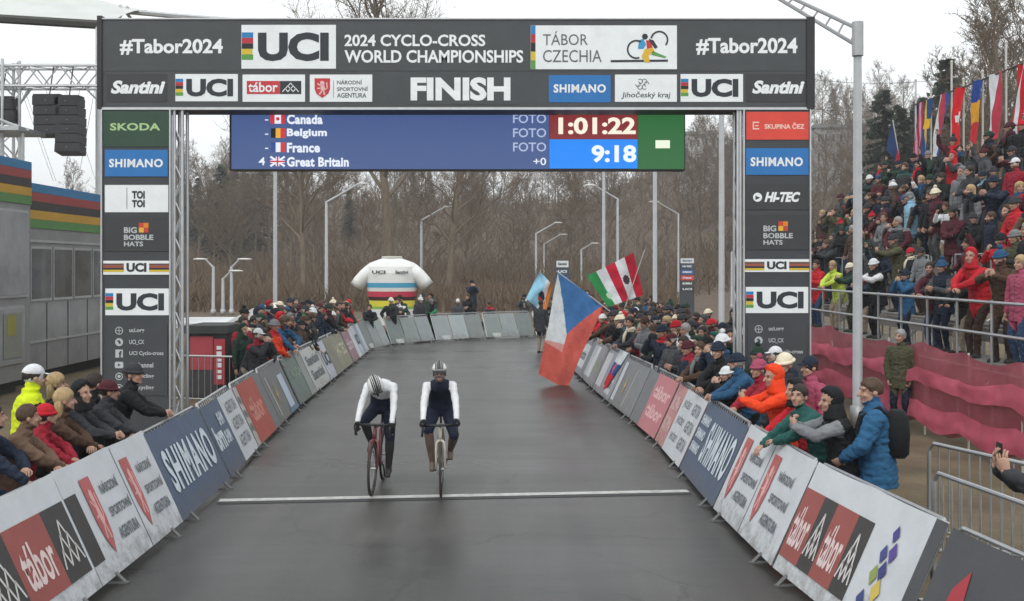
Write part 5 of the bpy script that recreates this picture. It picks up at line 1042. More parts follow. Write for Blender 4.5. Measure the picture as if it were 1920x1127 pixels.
def person(pose, x, y, z, face, jacket, trousers='black', head='short', hcol=None, label='', group=None, scale=1.0, mir=1, sleeve=None, skin=0, hand=None, sx_=1.0, tilt=0, hairidx=None, mats=None, yoke=None, beard=None, scarf=None, pack=None):
    P_ = POSES[pose]; ja = cm(jacket); w = Matrix.Translation((x, y, z)) @ Matrix.Rotation(face, 4, 'Z') @ Matrix.Rotation(tilt, 4, 'X') @ Matrix.Diagonal((scale * sx_ * mir, scale * sx_, scale, 1))
    t = link('person', P_['mesh'], None, w); tag(t, label, 'person', group)
    ms = [ja, cm(sleeve) if sleeve else ja, fab(TRN[trousers]), SKINS[skin], SHOE, EYE, LIP, hand or SKINS[skin], cm(yoke) if yoke else ja, ZIP, BEARD[beard] if beard is not None else SKINS[skin]] if not mats else mats
    for i, m in enumerate(ms): t.material_slots[i].link = 'OBJECT'; t.material_slots[i].material = m
    if head:
        if head in ('short', 'long'): hm = HC[head][hairidx or 0]; nm = 'hair'
        elif head == 'hood': hm = cm(hcol or jacket); nm = 'hood'
        else: hm = cm(hcol or 'black'); nm = {'beanie': 'hat', 'bobble': 'bobble_hat', 'cap': 'cap'}[head]
        k = (head, hm.name)
        hr = HC['short'][FILL[0] % 3] if head in ('beanie', 'bobble', 'cap') else hm; FILL[0] += 1; k = (head, hm.name, hr.name)
        if k not in HATMESH:
            mb = MB(); mb.v, mb.f, mb.m = list(HM_[head].v), list(HM_[head].f), [0] * len(HM_[head].f)
            if head in ('beanie', 'bobble', 'cap'): mb.loft(shell(hh(-.5, 1.03, .5)), 1)
            HATMESH[k] = mb.mesh(nm, [hm, hr], True)
        link(nm, HATMESH[k], t, local=P_['head'])
    if scarf:
        if scarf not in SCARF:
            b = MB()
            for r_, z_, ph in ((.082, 0, 0), (.088, .035, 1), (.078, .062, 2)): b.tube([(r_ * math.cos(q), r_ * math.sin(q), z_ + .012 * math.sin(2 * q + ph)) for q in [2 * AP * k / 18 for k in range(19)]], .026, 7)
            b.tube([(.03, -.1, .0), (.04, -.15, -.1), (.05, -.165, -.28)], [.03, .038, .034], 7); SCARF[scarf] = b.mesh('scarf', fab(CLN[scarf]), True)
        link('scarf', SCARF[scarf], t, local=Matrix.Translation(P_['nk'] - Vector((0, 0, .015))))
    if pack:
        if pack not in PACK:
            b = MB(); b.loft([[(w_ * (abs(math.cos(q)) ** .6) * (1 if math.cos(q) > 0 else -1), d_ * (abs(math.sin(q)) ** .6) * (1 if math.sin(q) > 0 else -1), z_) for q in [2 * AP * k / 16 for k in range(16)]] for z_, w_, d_ in ((-.28, .11, .06), (-.24, .15, .09), (-.05, .155, .1), (.1, .14, .09), (.17, .09, .05))]); PACK[pack] = b.mesh('backpack', fab(CLN[pack]), True)
        link('backpack', PACK[pack], t, local=Matrix.Translation(P_['ch'] + P_['back'] * .23) @ Vector((0, 0, 1)).rotation_difference(P_['up']).to_matrix().to_4x4())
    return t
def faceto(x, y, tx, ty): return math.atan2(tx - x, -(ty - y))      # body looks along -Y at rest

# ------------------------------------------------------------------ riders and bicycles
CARB = mat('carbon_black', (.02, .02, .022), .35, coat=.3); WFR = mat('white_frame', (.46, .42, .35), .35, coat=.4, nscale=8, namt=.2); RFR = mat('red_frame', (.16, .03, .035), .35, coat=.4, nscale=8, namt=.3)
MUD = mat('muddy_tyre', (.045, .037, .03), .9, nscale=18, namt=.45)
def bicycle(x, y, rz, roll, frame, fork, crank, label, steer=0):
    w = Matrix.Translation((x, y, .004)) @ Matrix.Rotation(rz, 4, 'Z') @ Matrix.Rotation(roll, 4, 'Y')
    t = link('bicycle', None, None, w); tag(t, label, 'bicycle', 'racing bicycles'); I = Matrix()
    def wheel(yc, T=I):
        wr = thing_part('wheel', t, T @ Matrix.Translation((0, yc, .345)))
        MB().tube([(0, .33 * math.cos(a_), .33 * math.sin(a_)) for a_ in [2 * AP * k / 40 for k in range(41)]], .0165, 8).build('tyre', MUD, wr, smooth=True)
        b = MB()
        for k in range(36):
            a0, a1 = 2 * AP * k / 36, 2 * AP * (k + 1) / 36; q = [(sgn * .011, r_ * math.cos(a_), r_ * math.sin(a_)) for sgn, r_, a_ in ((-1, .318, a0), (-1, .318, a1), (-1, .278, a1), (-1, .278, a0), (1, .318, a0), (1, .318, a1), (1, .278, a1), (1, .278, a0))]
            b.add(q, [(0, 1, 2, 3), (7, 6, 5, 4), (3, 2, 6, 7), (0, 4, 5, 1)])
        b.build('rim', CARB, wr); b = MB()
        for k in range(24): a_ = 2 * AP * k / 24; b.tube([((-1) ** k * .028, .02 * math.cos(a_ + .5), .02 * math.sin(a_ + .5)), (0, .285 * math.cos(a_), .285 * math.sin(a_))], .0012, 4)
        b.tube([(-.045, 0, 0), (.045, 0, 0)], .016, 8); b.build('spokes', STEEL, wr)
        b = MB(); b.tube([(-.032, .07 * math.cos(a_), .07 * math.sin(a_)) for a_ in [2 * AP * k / 18 for k in range(19)]], .008, 5); b.build('brake_disc', STEEL, wr); return wr
    def thing_part(nm, par, T): return link(nm, None, par, local=T)
    SA = Matrix.Translation((0, -.38, .8)) @ Matrix.Rotation(steer, 4, 'Z') @ Matrix.Translation((0, .38, -.8))
    wheel(.51); wheel(-.51, SA)
    b = MB(); bb, st_, hd, hl = (0, .09, .29), (0, .25, .80), (0, -.355, .84), (0, -.395, .70)
    b.tube([hl, bb], [.026, .03], 10); b.tube([st_, hd], [.016, .019], 10); b.tube([bb, st_], .0165, 8); b.tube([hd, hl], [.024, .027], 10)
    for s_ in (-1, 1): b.tube([bb, (s_ * .03, .16, .3), (s_ * .062, .51, .345)], [.014, .013, .011], 7); b.tube([st_, (s_ * .03, .3, .7), (s_ * .06, .51, .345)], [.011, .01, .009], 7)
    b.build('frame', frame, t, smooth=True)
    b = MB()
    b.tube([(0, -.395, .70), (-.045, -.42, .665), (-.055, -.44, .56), (-.058, -.51, .345)], [.02, .02, .018, .013], 8); b.tube([(0, -.395, .70), (.045, -.42, .665), (.055, -.44, .56), (.058, -.51, .345)], [.02, .02, .018, .013], 8)
    b.build('fork', fork, t, local=SA, smooth=True)
    b = MB(); b.tube([(0, -.35, .86), (0, -.45, .885)], .017, 8); b.tube([(-.205, -.45, .885), (0, -.455, .888), (.205, -.45, .885)], .0155, 8)
    for s_ in (-1, 1): b.tube([(s_ * .205, -.45, .885), (s_ * .213, -.52, .883), (s_ * .215, -.555, .855), (s_ * .22, -.545, .80), (s_ * .225, -.49, .765), (s_ * .228, -.41, .76)], .0155, 8)
    hb = b.build('handlebar', BLACK, t, local=SA, smooth=True)
    for s_ in (-1, 1): MB().tube([(s_ * .213, -.51, .893), (s_ * .212, -.57, .905), (s_ * .212, -.595, .935)], [.019, .017, .013], 8).tube([(s_ * .214, -.585, .90), (s_ * .22, -.60, .82), (s_ * .222, -.575, .77)], [.006, .007, .005], 6).build('brake_lever', BLACK, t, local=SA)
    MB().tube([(0, .25, .8), (0, .275, .93)], .0135, 8).build('seat_post', BLACK, t)
    b = MB(); rings = []
    for yy_, w_, h_ in ((.15, .02, .03), (.22, .028, .034), (.32, .062, .038), (.4, .072, .036), (.42, .05, .025)): rings.append([(w_ * math.cos(a_), yy_, .965 + h_ * .6 * math.sin(a_)) for a_ in [2 * AP * k / 10 for k in range(10)]])
    b.loft(rings).build('saddle', BLACK, t, smooth=True)
    cs, sn = math.cos(crank), math.sin(crank); pr = (.09, .17 * cs + .09, .17 * sn + .29)
    b = MB(); b.tube([(-.05, .09, .29), (.05, .09, .29)], .014, 8)
    for s_ in (-1, 1): e_ = (s_ * .075, .09 + s_ * .17 * cs, .29 + s_ * .17 * sn); b.tube([(s_ * .05, .09, .29), e_], .012, 6); b.box(min(s_ * .085, s_ * .15), e_[1] - .04, e_[2] - .008, max(s_ * .085, s_ * .15), e_[1] + .04, e_[2] + .008)
    b.tube([(-.045, .09 + .095 * math.cos(a_), .29 + .095 * math.sin(a_)) for a_ in [2 * AP * k / 24 for k in range(25)]], .006, 5); b.build('crankset', CARB, t)
    b = MB()
    b.tube([(-.045, .09, .385), (-.045, .51, .385)], .004, 5); b.tube([(-.045, .09, .195), (-.045, .51, .27), (-.045, .52, .31)], .004, 5); b.box(-.055, .5, .24, -.04, .53, .33); b.build('drivetrain', STEEL, t)
    return t, w, [(s_ * .118, .09 + s_ * .17 * cs, .29 + s_ * .17 * sn) for s_ in (-1, 1)]
# rider bodies are posed in bicycle space
def rider(bike, key, ped, mats, label, helm, **kw):
    t, w, _ = bike; P_ = make_person(key, feet=[(p[0], p[1] + .06, p[2] + .105) for p in ped], footdir=((0, -1, -.12), (0, -1, -.12)), voxel=.0105, fold=.006, bulk=.93, arm=.9, short=True, hem=.06, neckup=.02, **kw)
    o = link('person', P_['mesh'], None, w); tag(o, label, 'person', 'racing cyclists')
    for i, m in enumerate(mats): o.material_slots[i].link = 'OBJECT'; o.material_slots[i].material = m
    # helmet: shell with ribs and vents, straps, glasses
    HW = Matrix.Translation((0, 0, 0))
    b = MB(); b.loft(shell(lambda d: (1.22 + .06 * max(d.y, 0)) if d.z > .12 - .25 * d.y * (1 if d.y > 0 else .2) else .82, 26, 16)); hl = b.build('helmet', helm[0], o, local=P_['head'], smooth=True)
    for k in (-2, -1, 0, 1, 2):
        pts = []
        for j in range(10):
            a_ = R(12 + 150 * j / 9); x_ = k * .028 * (1 - .15 * abs(math.cos(a_))); d = Vector((x_ / .1, -math.cos(a_), math.sin(a_))).normalized(); pts.append(Vector((0, .012, .035)) + Vector((d.x * .083, d.y * .104, d.z * .107)) * 1.225)
        MB().tube(pts, .0085 if k else .014, 5).build('vent', helm[1], hl)
    b = MB()
    for s_ in (-1, 1): b.tube([(s_ * .084, -.01, .05), (s_ * .075, -.02, -.03), (s_ * .03, -.05, -.115)], .005, 5)
    b.build('strap', BLACK, o, local=P_['head'])
    MB().loft([[Vector((x_, -.098 + .9 * x_ * x_ * 3 - dy_, .02 + z_)) for x_, z_ in ((-.066, .018), (0, .024), (.066, .018), (.066, -.016), (0, -.006), (-.066, -.016))] for dy_ in (0, .012)]).build('glasses', mat('dark_lens', (.02, .02, .025), .15), o, local=P_['head'])
    return o
JW_ = mat('jersey_white', '#d4d6d8', .75, nscale=5, namt=.14, bump=.4, bscale=14, spec=.3); NAVY = fab('#1b2234', 'jersey_navy'); LEGD = mat('muddy_leg', (.125, .085, .065), .6, nscale=9, namt=.4); LEGB = mat('dark_legwear', (.03, .026, .026), .8, nscale=9, namt=.3); GLV = fab('#1a1a1d', 'glove_black')
SHB = mat('muddy_shoe', (.13, .105, .085), .8, nscale=12, namt=.4); SHD = mat('dark_muddy_shoe', (.06, .05, .045), .8, nscale=12, namt=.4); HW_ = mat('helmet_white', (.72, .72, .7), .3, coat=.4)
bx, by = -1.765, 13.15 + .51
bk1 = bicycle(bx, by, R(-1), R(1.5), RFR, RFR, R(-82), 'dark red racing bicycle under the rider with bowed head')
rider(bk1, 'rider_bowed', bk1[2], [JW_, JW_, NAVY, LEGB, SHD, LEGB, LEGB, GLV, JW_, JW_, LEGB], 'cyclist in white jersey and navy shorts with head bowed, crossing the line', (HW_, mat('helmet_stripe', (.03, .03, .035), .4)),
      bib=4, lean=1.02, hip=(0, .25, 1.04), hands=((-.225, -.46, .875), (.225, -.46, .875)), poles=((-1, .2, -.1), (1, .2, -.1)), headoff=(-.06, -.04, -.035), head=(1.2, .3, -.3), palms=((.3, 0, -1), (-.3, 0, -1)), hdir=((0, -.7, -.7), (0, -.7, -.7)), curl=(1.2, 1.2), shift=(.02, 0), slim=.98)
bx2, by2 = -.9 - .02, 13.1 + .51
bk2 = bicycle(bx2, by2, R(3), R(-1), WFR, WFR, R(14), 'white racing bicycle under the rider with raised head')
rider(bk2, 'rider_upright', bk2[2], [NAVY, JW_, NAVY, LEGD, SHB, EYE, LIP, GLV, NAVY, NAVY, LEGD], 'cyclist in navy vest with white sleeves and head up, crossing the line', (HW_, mat('helmet_stripe', (.03, .03, .035), .4)),
      lean=.92, hip=(0, .25, 1.02), hands=((-.215, -.47, .925), (.215, -.47, .925)), poles=((-1, .25, -.2), (1, .25, -.2)), head=(-.08, 0, 0), palms=((.4, 0, -1), (-.4, 0, -1)), hdir=((0, -1, -.1), (0, -1, -.1)), curl=(1.2, 1.2))

# ------------------------------------------------------------------ spectators with a look of their own
NEARL, NEARR = 'spectators at the trailer-side barrier', 'spectators at the grandstand-side barrier'
def near(pose, px, Y, *a, fx=None, dz=0, **k):
    x = (px - 960) * Y / FPX; return person(pose, x, Y, dz, a[0], *a[1:], **k)
E_ = R(90); Wd = R(-90)                            # facing +x (road, from the trailer side) / -x
def pl(pose, px, Y, face, jacket, trousers, head, hcol, label, **k): return near(pose, px, Y, face, jacket, trousers, head, hcol, label, NEARL, **k)
def pr_(pose, px, Y, face, jacket, trousers, head, hcol, label, **k): return near(pose, px, Y, face, jacket, trousers, head, hcol, label, NEARR, **k)
vest = pl('stand2', 52, 11.4, E_ + .5, 'yellow', 'black', 'cap', 'white', 'man in white cap and yellow high-visibility vest by the trailers', scale=1.02, sx_=1.1, sleeve='black')
pl('stand', 103, 11.8, E_ + .4, 'black', 'navy', 'long', None, 'blond person in black jacket beside the man with white cap', hairidx=0, scale=.95)
pl('lean2', 165, 12.0, E_ + .25, 'black', 'black', 'short', None, 'dark-haired person in black jacket leaning far over the barrier', hairidx=0, scale=.98)
pl('lean', 192, 11.6, E_ + .1, 'charcoal', 'black', 'beanie', 'maroon', 'person in maroon beanie between two black jackets at the barrier', scale=.93, skin=1)
pl('lean3', 238, 12.45, E_ + .3, 'black', 'black', 'beanie', 'charcoal', 'person in black jacket and dark beanie leaning beside the arch leg', scale=1.0)
pl('lean', 38, 9.75, E_ + .2, 'tan', 'jeans', 'short', None, 'brown-haired boy in tan sweater with forearms on the white banner', hairidx=1, scale=.92)
pl('lean2', 72, 10.25, E_ + .2, 'crimson', 'black', 'beanie', 'red', 'person in red hat and crimson jacket behind the boy in tan', scale=.9)
pl('lean', 108, 10.75, E_ + .1, 'brown', 'black', 'long', None, 'blond long-haired person in brown jacket holding a phone low', hairidx=0, scale=.94)
pl('lean3', 140, 11.15, E_ + .15, 'charcoal', 'black', 'hood', 'black', 'person with black hood up leaning over the lion-crest banner', scale=.96)
pl('lean2', -32, 9.3, E_ + .1, 'navy', 'black', 'short', None, 'person in navy jacket cut by the picture edge beside the boy in tan', scale=.98)
# grandstand side
pr_('film', 1462, 12.25, Wd + .1, 'orange', 'brown', 'hood', 'orange', 'person in bright orange hooded jacket leaning over the barrier with a phone', scale=.98, sx_=1.04)
pr_('stand2', 1478, 12.95, Wd + .3, 'charcoal', 'black', 'beanie', 'cream', 'person in big cream woolly hat behind the orange jacket', scale=1.02, sx_=1.05)
pr_('lean', 1500, 11.75, Wd - .1, 'red', 'black', 'hood', 'black', 'person with black hood and red sleeves beside the orange jacket', scale=.93, sleeve='red')
pr_('lean', 1432, 13.5, Wd, 'crimson', 'jeans', 'bobble', 'pink', 'person in pink and grey bobble hat and crimson jacket', scale=.97)
pr_('lean3', 1392, 14.3, Wd, 'blue', 'black', 'beanie', 'navy', 'person in blue jacket and navy beanie beneath the arch leg', scale=.98)
pr_('stand', 1520, 12.9, Wd + .4, 'pink', 'black', 'cap', 'navy', 'person in navy cap and reddish jacket below the netting', scale=1.0)
pr_('lean2', 1512, 11.0, Wd + .1, 'teal', 'black', 'short', None, 'dark-haired person in teal jacket bending over the lion-crest banner', scale=.97, hairidx=0)
pr_('film', 1572, 10.45, Wd, 'black', 'black', 'hood', 'black', 'person in black hooded gilet with grey sleeves filming with a phone', sleeve='grey', scale=.95, sx_=1.06)
bluep = pr_('puffer', 1645, 10.3, Wd - .3, 'bright blue', 'black', 'short', None, 'brown-haired person in blue padded jacket with black backpack', hairidx=1, scale=1.01, sx_=1.08)
pr_('pockets', 1690, 18.6, Wd + .9, 'olive', 'navy', 'short', None, 'man in dark olive jacket standing alone by the red netting', hairidx=2, scale=1.0)
hold = person('reach', 3.66, 6.7, 0, Wd + .05, 'charcoal', 'black', 'short', None, 'person at the picture corner whose raised hands hold a phone', NEARR, 1.0, sx_=1.0)
# backpack and vest
P_ = POSES['puffer']; b = MB(); rings = []
for z, w, d in ((-.28, .12, .07), (-.24, .165, .1), (-.05, .17, .11), (.1, .155, .1), (.17, .1, .06)): rings.append([(w * (abs(math.cos(a_)) ** .6) * (1 if math.cos(a_) > 0 else -1), d * (abs(math.sin(a_)) ** .6) * (1 if math.sin(a_) > 0 else -1), z) for a_ in [2 * AP * k / 20 for k in range(20)]])
b.loft(rings); bp_ = b.build('backpack', fab('#17181a', 'backpack_black'), bluep, local=Matrix.Translation(P_['ch'] + P_['back'] * .185), smooth=True)
b = MB()
for s_ in (-1, 1): b.tube([P_['ch'] + Vector((s_ * .1, .14, .1)), P_['ch'] + Vector((s_ * .115, .03, .215)), P_['ch'] + Vector((s_ * .12, -.12, .12)), P_['ch'] + Vector((s_ * .13, -.16, -.05))], .022, 6)
b.build('strap', fab('#17181a', 'backpack_black'), bluep)
PH = mat('phone_case', (.012, .012, .014), .3, coat=.3)
def phone(loc, rot, label, m=PH):
    T = Matrix.Translation(loc) @ rot; t = link('phone', None, None, T); tag(t, label, 'phone', 'phones held up')
    MB().box(-.037, -.004, -.075, .037, .004, .075).build('body', m, t); MB().box(-.034, .0042, -.07, .034, .0052, .07).build('screen', mat('dark_phone_glass', (.01, .011, .014), .08), t)
    MB().tube([(.02, -.0045, .055), (.02, -.006, .055)], .009, 10).build('camera_lens', mat('phone_lens', (.03, .03, .035), .1), t)
def atperson(o, v): return wm(o) @ Vector(v)
pw = POSES['reach']['wr']; c_ = (pw[0][1] + pw[1][1]) / 2 + Vector((0, -.015, .1)); phone(atperson(hold, c_), Matrix.Rotation(Wd, 4, 'Z'), 'black phone held up in two hands at the picture corner')
for nm, lab in (('orange hooded', 'phone in the hands of the person in orange'), ('grey sleeves filming', 'phone in the hands of the person with grey sleeves')):
    o = [q for q in scene.objects if q.get('label') and nm in q['label']][0]; pw = POSES['film']['wr']; c_ = (pw[0][1] + pw[1][1]) / 2 + Vector((0, -.02, .075)); phone(atperson(o, c_), Matrix.Rotation(Wd, 4, 'Z') @ Matrix.Rotation(.2, 4, 'X'), 'black ' + lab)

# ------------------------------------------------------------------ the rest of the crowd
rnd = random.Random(77)
DARKS = ['black'] * 7 + ['charcoal'] * 4 + ['navy'] * 4 + ['dark green'] * 2 + ['maroon'] * 3 + ['brown'] * 3 + ['olive'] * 2 + ['dark grey'] * 2
BRIGHT = ['red'] * 4 + ['crimson'] * 3 + ['blue'] * 3 + ['teal', 'grey', 'grey', 'grey', 'white', 'white', 'beige', 'green', 'light blue', 'tan', 'orange']
HATC = ['black', 'black', 'black', 'charcoal', 'navy', 'grey', 'navy', 'maroon', 'white', 'red', 'cream', 'dark green', 'brown', 'charcoal', 'blue']
def ordn(n_): return '%d%s' % (n_, 'th' if 10 <= n_ % 100 <= 20 else {1: 'st', 2: 'nd', 3: 'rd'}.get(n_ % 10, 'th'))
def filler(pose, x, y, z, face, where, group, bright=.3, rr=None):
    ja = rnd.choice(BRIGHT) if rnd.random() < bright else rnd.choice(DARKS); k = rnd.random(); head, hc, hi, desc = 'short', None, 0, ''
    if k < .36: head, hc = 'beanie', rnd.choice(HATC); desc = hc + ' beanie'
    elif k < .46: head, hc = 'bobble', rnd.choice(HATC); desc = hc + ' bobble hat'
    elif k < .58: head, hc = 'cap', rnd.choice(HATC); desc = hc + ' cap'
    elif k < .66: head, hc = 'hood', ja; desc = 'hood up'
    elif k < .8: head, hi = 'long', rnd.randrange(3); desc = ('long blond', 'long brown', 'long dark')[hi] + ' hair'
    else: hi = rnd.choice((0, 0, 1, 1, 2)); desc = ('short dark', 'short brown', 'short grey')[hi] + ' hair'
    return person(pose, x, y, z, face, ja, rnd.choice(list(TRN)), head, hc, 'person in %s jacket, %s, %s' % (ja, desc, where), group, rnd.choice((.82, .9, .93, .95, .97, .98, 1.0, 1.02, 1.04, 1.06)), mir=rnd.choice((-1, 1)), skin=rnd.randrange(3), hairidx=hi, sx_=rnd.uniform(.95, 1.1), hand=GLV if rnd.random() < .3 else None, sleeve=rnd.choice(DARKS + ['grey']) if rnd.random() < .15 else None, yoke=rnd.choice(DARKS + BRIGHT) if rnd.random() < .22 else None, beard=rnd.randrange(3) if rnd.random() < .28 else None, scarf=rnd.choice(('red', 'grey', 'navy', 'black', 'cream', 'maroon', 'blue')) if rnd.random() < .2 else None, pack=rnd.choice(('black', 'navy', 'charcoal')) if rnd.random() < .07 else None)
def jit(a_): return rnd.uniform(-a_, a_)
# trailer side, beyond the arch
for row, (off, ys_, step, nm) in enumerate(((.78, 20.3, .6, 'front row'), (1.3, 21.2, .64, 'second row'), (1.85, 24.3, .8, 'third row'), (2.5, 27, 1.2, 'back row'))):
    y = ys_; k = 0
    while y < 36.5 - .3 * row:
        k += 1; x = lxb(y) - off + jit(.12); ps = rnd.choice(('lean', 'lean2', 'lean3', 'clap', 'stand2', 'photo', 'away', 'cross')) if row == 0 else rnd.choice(('stand', 'stand2', 'photo', 'away', 'pockets', 'puffer', 'cross', 'onehand'))
        filler(ps, x, y + jit(.1), 0, E_ + jit(.35) - .25, 'trailer-side %s, %s past arch' % (nm, ordn(k)), 'spectators on the trailer side beyond the arch', .22); y += step * rnd.uniform(.85, 1.2)
# grandstand side
for row, (off, ys_, ye, step, nm) in enumerate(((.80, 14.9, 35.5, .62, 'front row'), (1.32, 15.6, 35, .68, 'second row'), (1.95, 18.3, 36, .78, 'third row'), (2.75, 20, 42, 1.0, 'fourth row'), (3.7, 23, 46, 1.25, 'back row'))):
    y = ys_; k = 0
    while y < ye:
        k += 1; x = rxb(min(y, 36)) + off + jit(.12) + (.25 if row and y < 18 else 0)
        if not (row >= 1 and 16.6 < y < 18.1): 
            ps = rnd.choice(('lean', 'lean2', 'lean3', 'film', 'clap', 'stand2', 'photo', 'away')) if row == 0 else rnd.choice(('stand', 'stand2', 'photo', 'clap', 'pockets', 'onehand', 'away', 'cross', 'puffer'))
            filler(ps, x, y + jit(.1), 0, Wd + jit(.35) + .25, 'grandstand-side %s, %s toward bend' % (nm, ordn(k)), 'spectators at the grandstand-side barrier beyond the line', .17)
        y += step * rnd.uniform(.85, 1.2)
# far bend
fxs = sorted([rnd.uniform(-5.2, -2.9) for _ in range(9)] + [rnd.uniform(-2.8, 4.6) for _ in range(8)])
for k, x in enumerate(fxs):
    y = float(np.interp(x, [p[0] for p in far], [p[1] for p in far])) + .9 + rnd.random() * .9
    filler(rnd.choice(('lean', 'lean3', 'clap', 'stand2', 'cross', 'away', 'photo')), x, y + .25, 0, jit(.5), 'far bend, %s from jersey side' % ordn(k + 1), 'spectators behind the far bend', .25)
person('photo', at(885, 0, 44.5).x, 44.5, .55, .2, 'navy', 'black', 'beanie', 'black', 'dark figure standing raised above the far barrier, filming', 'spectators behind the far bend')
o = MB().box(-.5, -.4, .005, .5, .4, .55).build('camera_podium', mat('podium_black', (.03, .03, .03), .7), None, Matrix.Translation((at(885, 0, 44.5).x, 44.5, 0))); tag(o, 'low dark podium under the raised figure at the far bend', 'podium')
person('stand', *G(1014, 662), 0, R(150), 'charcoal', 'beige', 'short', None, 'person in charcoal jacket and pale trousers on the road edge by the big flag', 'spectators behind the far bend', mats=None)
# grandstand
seen = {}
custom = {(0, 0): None}
spec = [(1565, 0, 'lean', 'lime', 'beige', 'long', None, 'person in yellow-green jacket at the grandstand front rail'), (1535, 0, 'clap', 'red', 'jeans', 'short', None, 'person in red jacket at the grandstand rail next to the arch'),
        (1643, 0, 'film', 'black', 'black', 'beanie', 'white', 'person in black vest, white sleeves and white hat at the grandstand rail'), (1700, 0, 'photo', 'bright blue', 'navy', 'beanie', 'navy', 'child in bright blue jacket at the grandstand rail'),
        (1826, 0, 'lean', 'red', 'brown', 'hood', 'red', 'person in bright red hooded jacket bending over the grandstand rail'), (1915, 0, 'stand', 'pink', 'jeans', 'long', None, 'person in pink patterned jacket at the picture edge of the grandstand')]
GG = 'spectators on the grandstand'
for px, row, ps, ja, tr, hd, hc, lab in spec:
    x, z = ROWS[row]; x -= .12; Y = x * FPX / (px - 960); person(ps, x, Y, z, Wd + .35, ja, tr, hd, hc, lab, GG, .86 if 'child' in lab else (1.1 if 'bending' in lab else 1.0), sleeve='white' if 'white sleeves' in lab else None); seen.setdefault(row, []).append(Y)
for row, (x, z) in enumerate(ROWS):
    y = 34.6 - .2 * (row % 2); ymin = x * FPX / 1030; k = 0
    while y > ymin:
        k += 1
        if rnd.random() < (.73 if row else .4) and all(abs(y - q) > .5 for q in seen.get(row, [])):
            ps = rnd.choice(('stand', 'stand2', 'photo', 'clap', 'pockets', 'film', 'onehand', 'cheer', 'puffer', 'cross', 'away', 'away')) if row else rnd.choice(('lean', 'clap', 'film', 'stand2'))
            filler(ps, x + jit(.08), y, z, Wd + .35 + jit(.4), '%s from end of grandstand %s row' % (ordn(k), ('first', 'second', 'third', 'fourth', 'fifth', 'sixth', 'top')[row]), GG, .2)
        y -= .56 * rnd.uniform(.9, 1.15)

# ------------------------------------------------------------------ waved and draped flags
def quad(pts, Ys): return [at(px, py, Y) for (px, py), Y in zip(pts, Ys)]
def pole(a_, c_, label, r_=.014):
    o = MB().tube([a_, c_], r_, 7).build('flag_staff', POLE); tag(o, label, 'flagstaff')
def cz(u, v): return '#4173aa' if u < .5 - abs(v - .5) * 1.0 else ((W_ if u < .60 + .12 * (v - .5) else '#d89a92') if v > .5 and u < .68 else '#d06257')
FY = 25.5
# hoist runs along the upper edge; the cloth falls towards the road
flag('waved_flag', quad([(1132, 572), (1062, 730), (1010, 702), (1046, 512)], (FY + .1, FY - .1, FY - .2, FY)), cz, 'big white, red and blue flag waved over the road edge', 'flags waved by the crowd', (100, 100), .06, 1.6, seed=2)
pole(at(1043, 508, FY + .02), at(1168, 602, FY + .1), 'staff of the big white, red and blue flag')
fx = at(1175, 0, FY + .1).x; person('flagger', fx, FY + .35, 0, Wd, 'red', 'black', 'hood', 'red', 'person in red hood waving the big flag', 'flag bearers')
def gwr(u, v):
    if .40 < u < .62 * 1 and (u - .72) ** 2 * 3 + (v - .5) ** 2 < .004: return '#4a3038'
    if (u - .70) ** 2 * 2 + (v - .52) ** 2 < .012: return '#4a3038'
    if (u - .2) ** 2 * 2 + (v - .72) ** 2 < .01: return '#b8d0bc'
    return ('#2c8a4c', W_, '#b81f38', W_, '#b81f38')[min(int(u * 5), 4)] if u > .0 else W_
FY2 = 30.0
flag('waved_flag', quad([(1100, 518), (1188, 474), (1206, 553), (1140, 576)], (FY2, FY2, FY2 + .1, FY2 - .1)), gwr, 'green, white and red striped flag with dark emblem above the crowd', 'flags waved by the crowd', (60, 30), .06, 1.4, seed=4)
pole(at(1209, 468, FY2 + .02), at(1150, 640, FY2), 'staff of the green, white and red flag'); person('flagger', at(1158, 0, FY2).x, FY2 + .3, 0, Wd, 'red', 'navy', 'beanie', 'red', 'person in red jacket and red beanie holding the striped flag', 'flag bearers')
def lb(u, v):
    if (u - .6) ** 2 + (v - .6) ** 2 < .03: return '#2a2c3c' if v < .62 else '#a8402f'
    return '#8fc4dc' if u < .55 else (W_ if u < .8 else '#c8702f')
flag('waved_flag', quad([(1012, 508), (1036, 535), (1022, 590), (986, 560)], (38, 38, 38.1, 37.9)), lb, 'light blue flag with white, dark and orange patches', 'flags waved by the crowd', (36, 30), .06, 1.2, seed=6)
pole(at(1013, 505, 38), at(1032, 625, 38.1), 'staff of the light blue flag'); person('flagger', at(1040, 0, 38.2).x, 38.3, 0, Wd, 'navy', 'beige', 'short', None, 'person in navy holding the light blue flag', 'flag bearers')
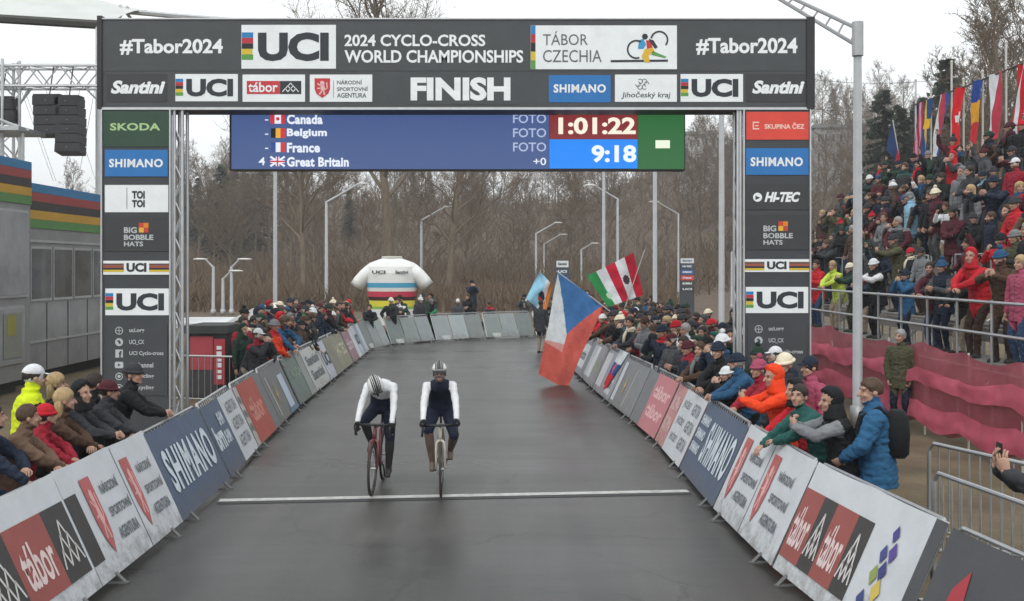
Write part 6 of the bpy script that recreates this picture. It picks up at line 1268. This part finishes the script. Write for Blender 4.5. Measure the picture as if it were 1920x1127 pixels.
# tricolour draped over the banner
t = RB[7]; b = MB(); nu, nv = 24, 20; cols = [W_, '#2f4f92', '#c02a36', '#c8606c']
for j in range(nv + 1):
    for i in range(nu + 1): u, v = i / nu, j / nv; b.v.append((1.35 + .95 * (1 - v * .4) * u - .06 * v + .03 * math.sin(v * 5), 1.12 - .95 * v * (1 - .25 * abs(u - .45)), .02 + .014 * math.sin(u * 12 + v * 3)))
for j in range(nv):
    for i in range(nu):
        u, v = (i + .5) / nu, (j + .5) / nv; c = 3 if ((u - .3) ** 2 + (v - .5) ** 2 * 1.2 < .03) else min(int(v * 3), 2)
        b.f.append((j * (nu + 1) + i, j * (nu + 1) + i + 1, (j + 1) * (nu + 1) + i + 1, (j + 1) * (nu + 1) + i)); b.m.append(c)
o = b.build('draped_flag', [fab(c, 'flagcloth_' + c.strip('#')) for c in cols], None, wm(t) @ BPL, smooth=True); tag(o, 'white, blue and red flag draped over the grandstand-side barrier', 'flag')
# small flag on a staff in the stand
Y = 33.2; a_, c_ = at(1674, 225, Y), at(1695, 352, Y); pole(a_, c_, 'white staff of the small flag held up in the grandstand', .02)
flag('waved_flag', [a_, a_ + (c_ - a_) * .75, a_ + (c_ - a_) * .72 + Vector((.12, -.1, -.05)), a_ + Vector((-.3, -.2, -1.0))], lambda u, v: '#2b3f68' if u < .5 else '#b0283a', 'small blue and red flag drooping from a staff in the grandstand', None, (16, 12), .03, 1)

# ------------------------------------------------------------------ damp winter air
hzb = MB().box(-960, -70, -1.5, 960, 1650, 62).build('haze', []); hzb['kind'] = 'stuff'; tag(hzb, 'thin damp winter haze softening the far wood', 'haze', kind='stuff')
hm_ = bpy.data.materials.new('damp_air'); hm_.use_nodes = True; hn = hm_.node_tree.nodes; hn.remove(hn['Principled BSDF'])
pv = hn.new('ShaderNodeVolumePrincipled'); pv.inputs['Color'].default_value = (.93, .95, .97, 1); pv.inputs['Density'].default_value = .0009; pv.inputs['Anisotropy'].default_value = .2
hm_.node_tree.links.new(pv.outputs[0], hn['Material Output'].inputs['Volume']); hzb.data.materials.append(hm_)
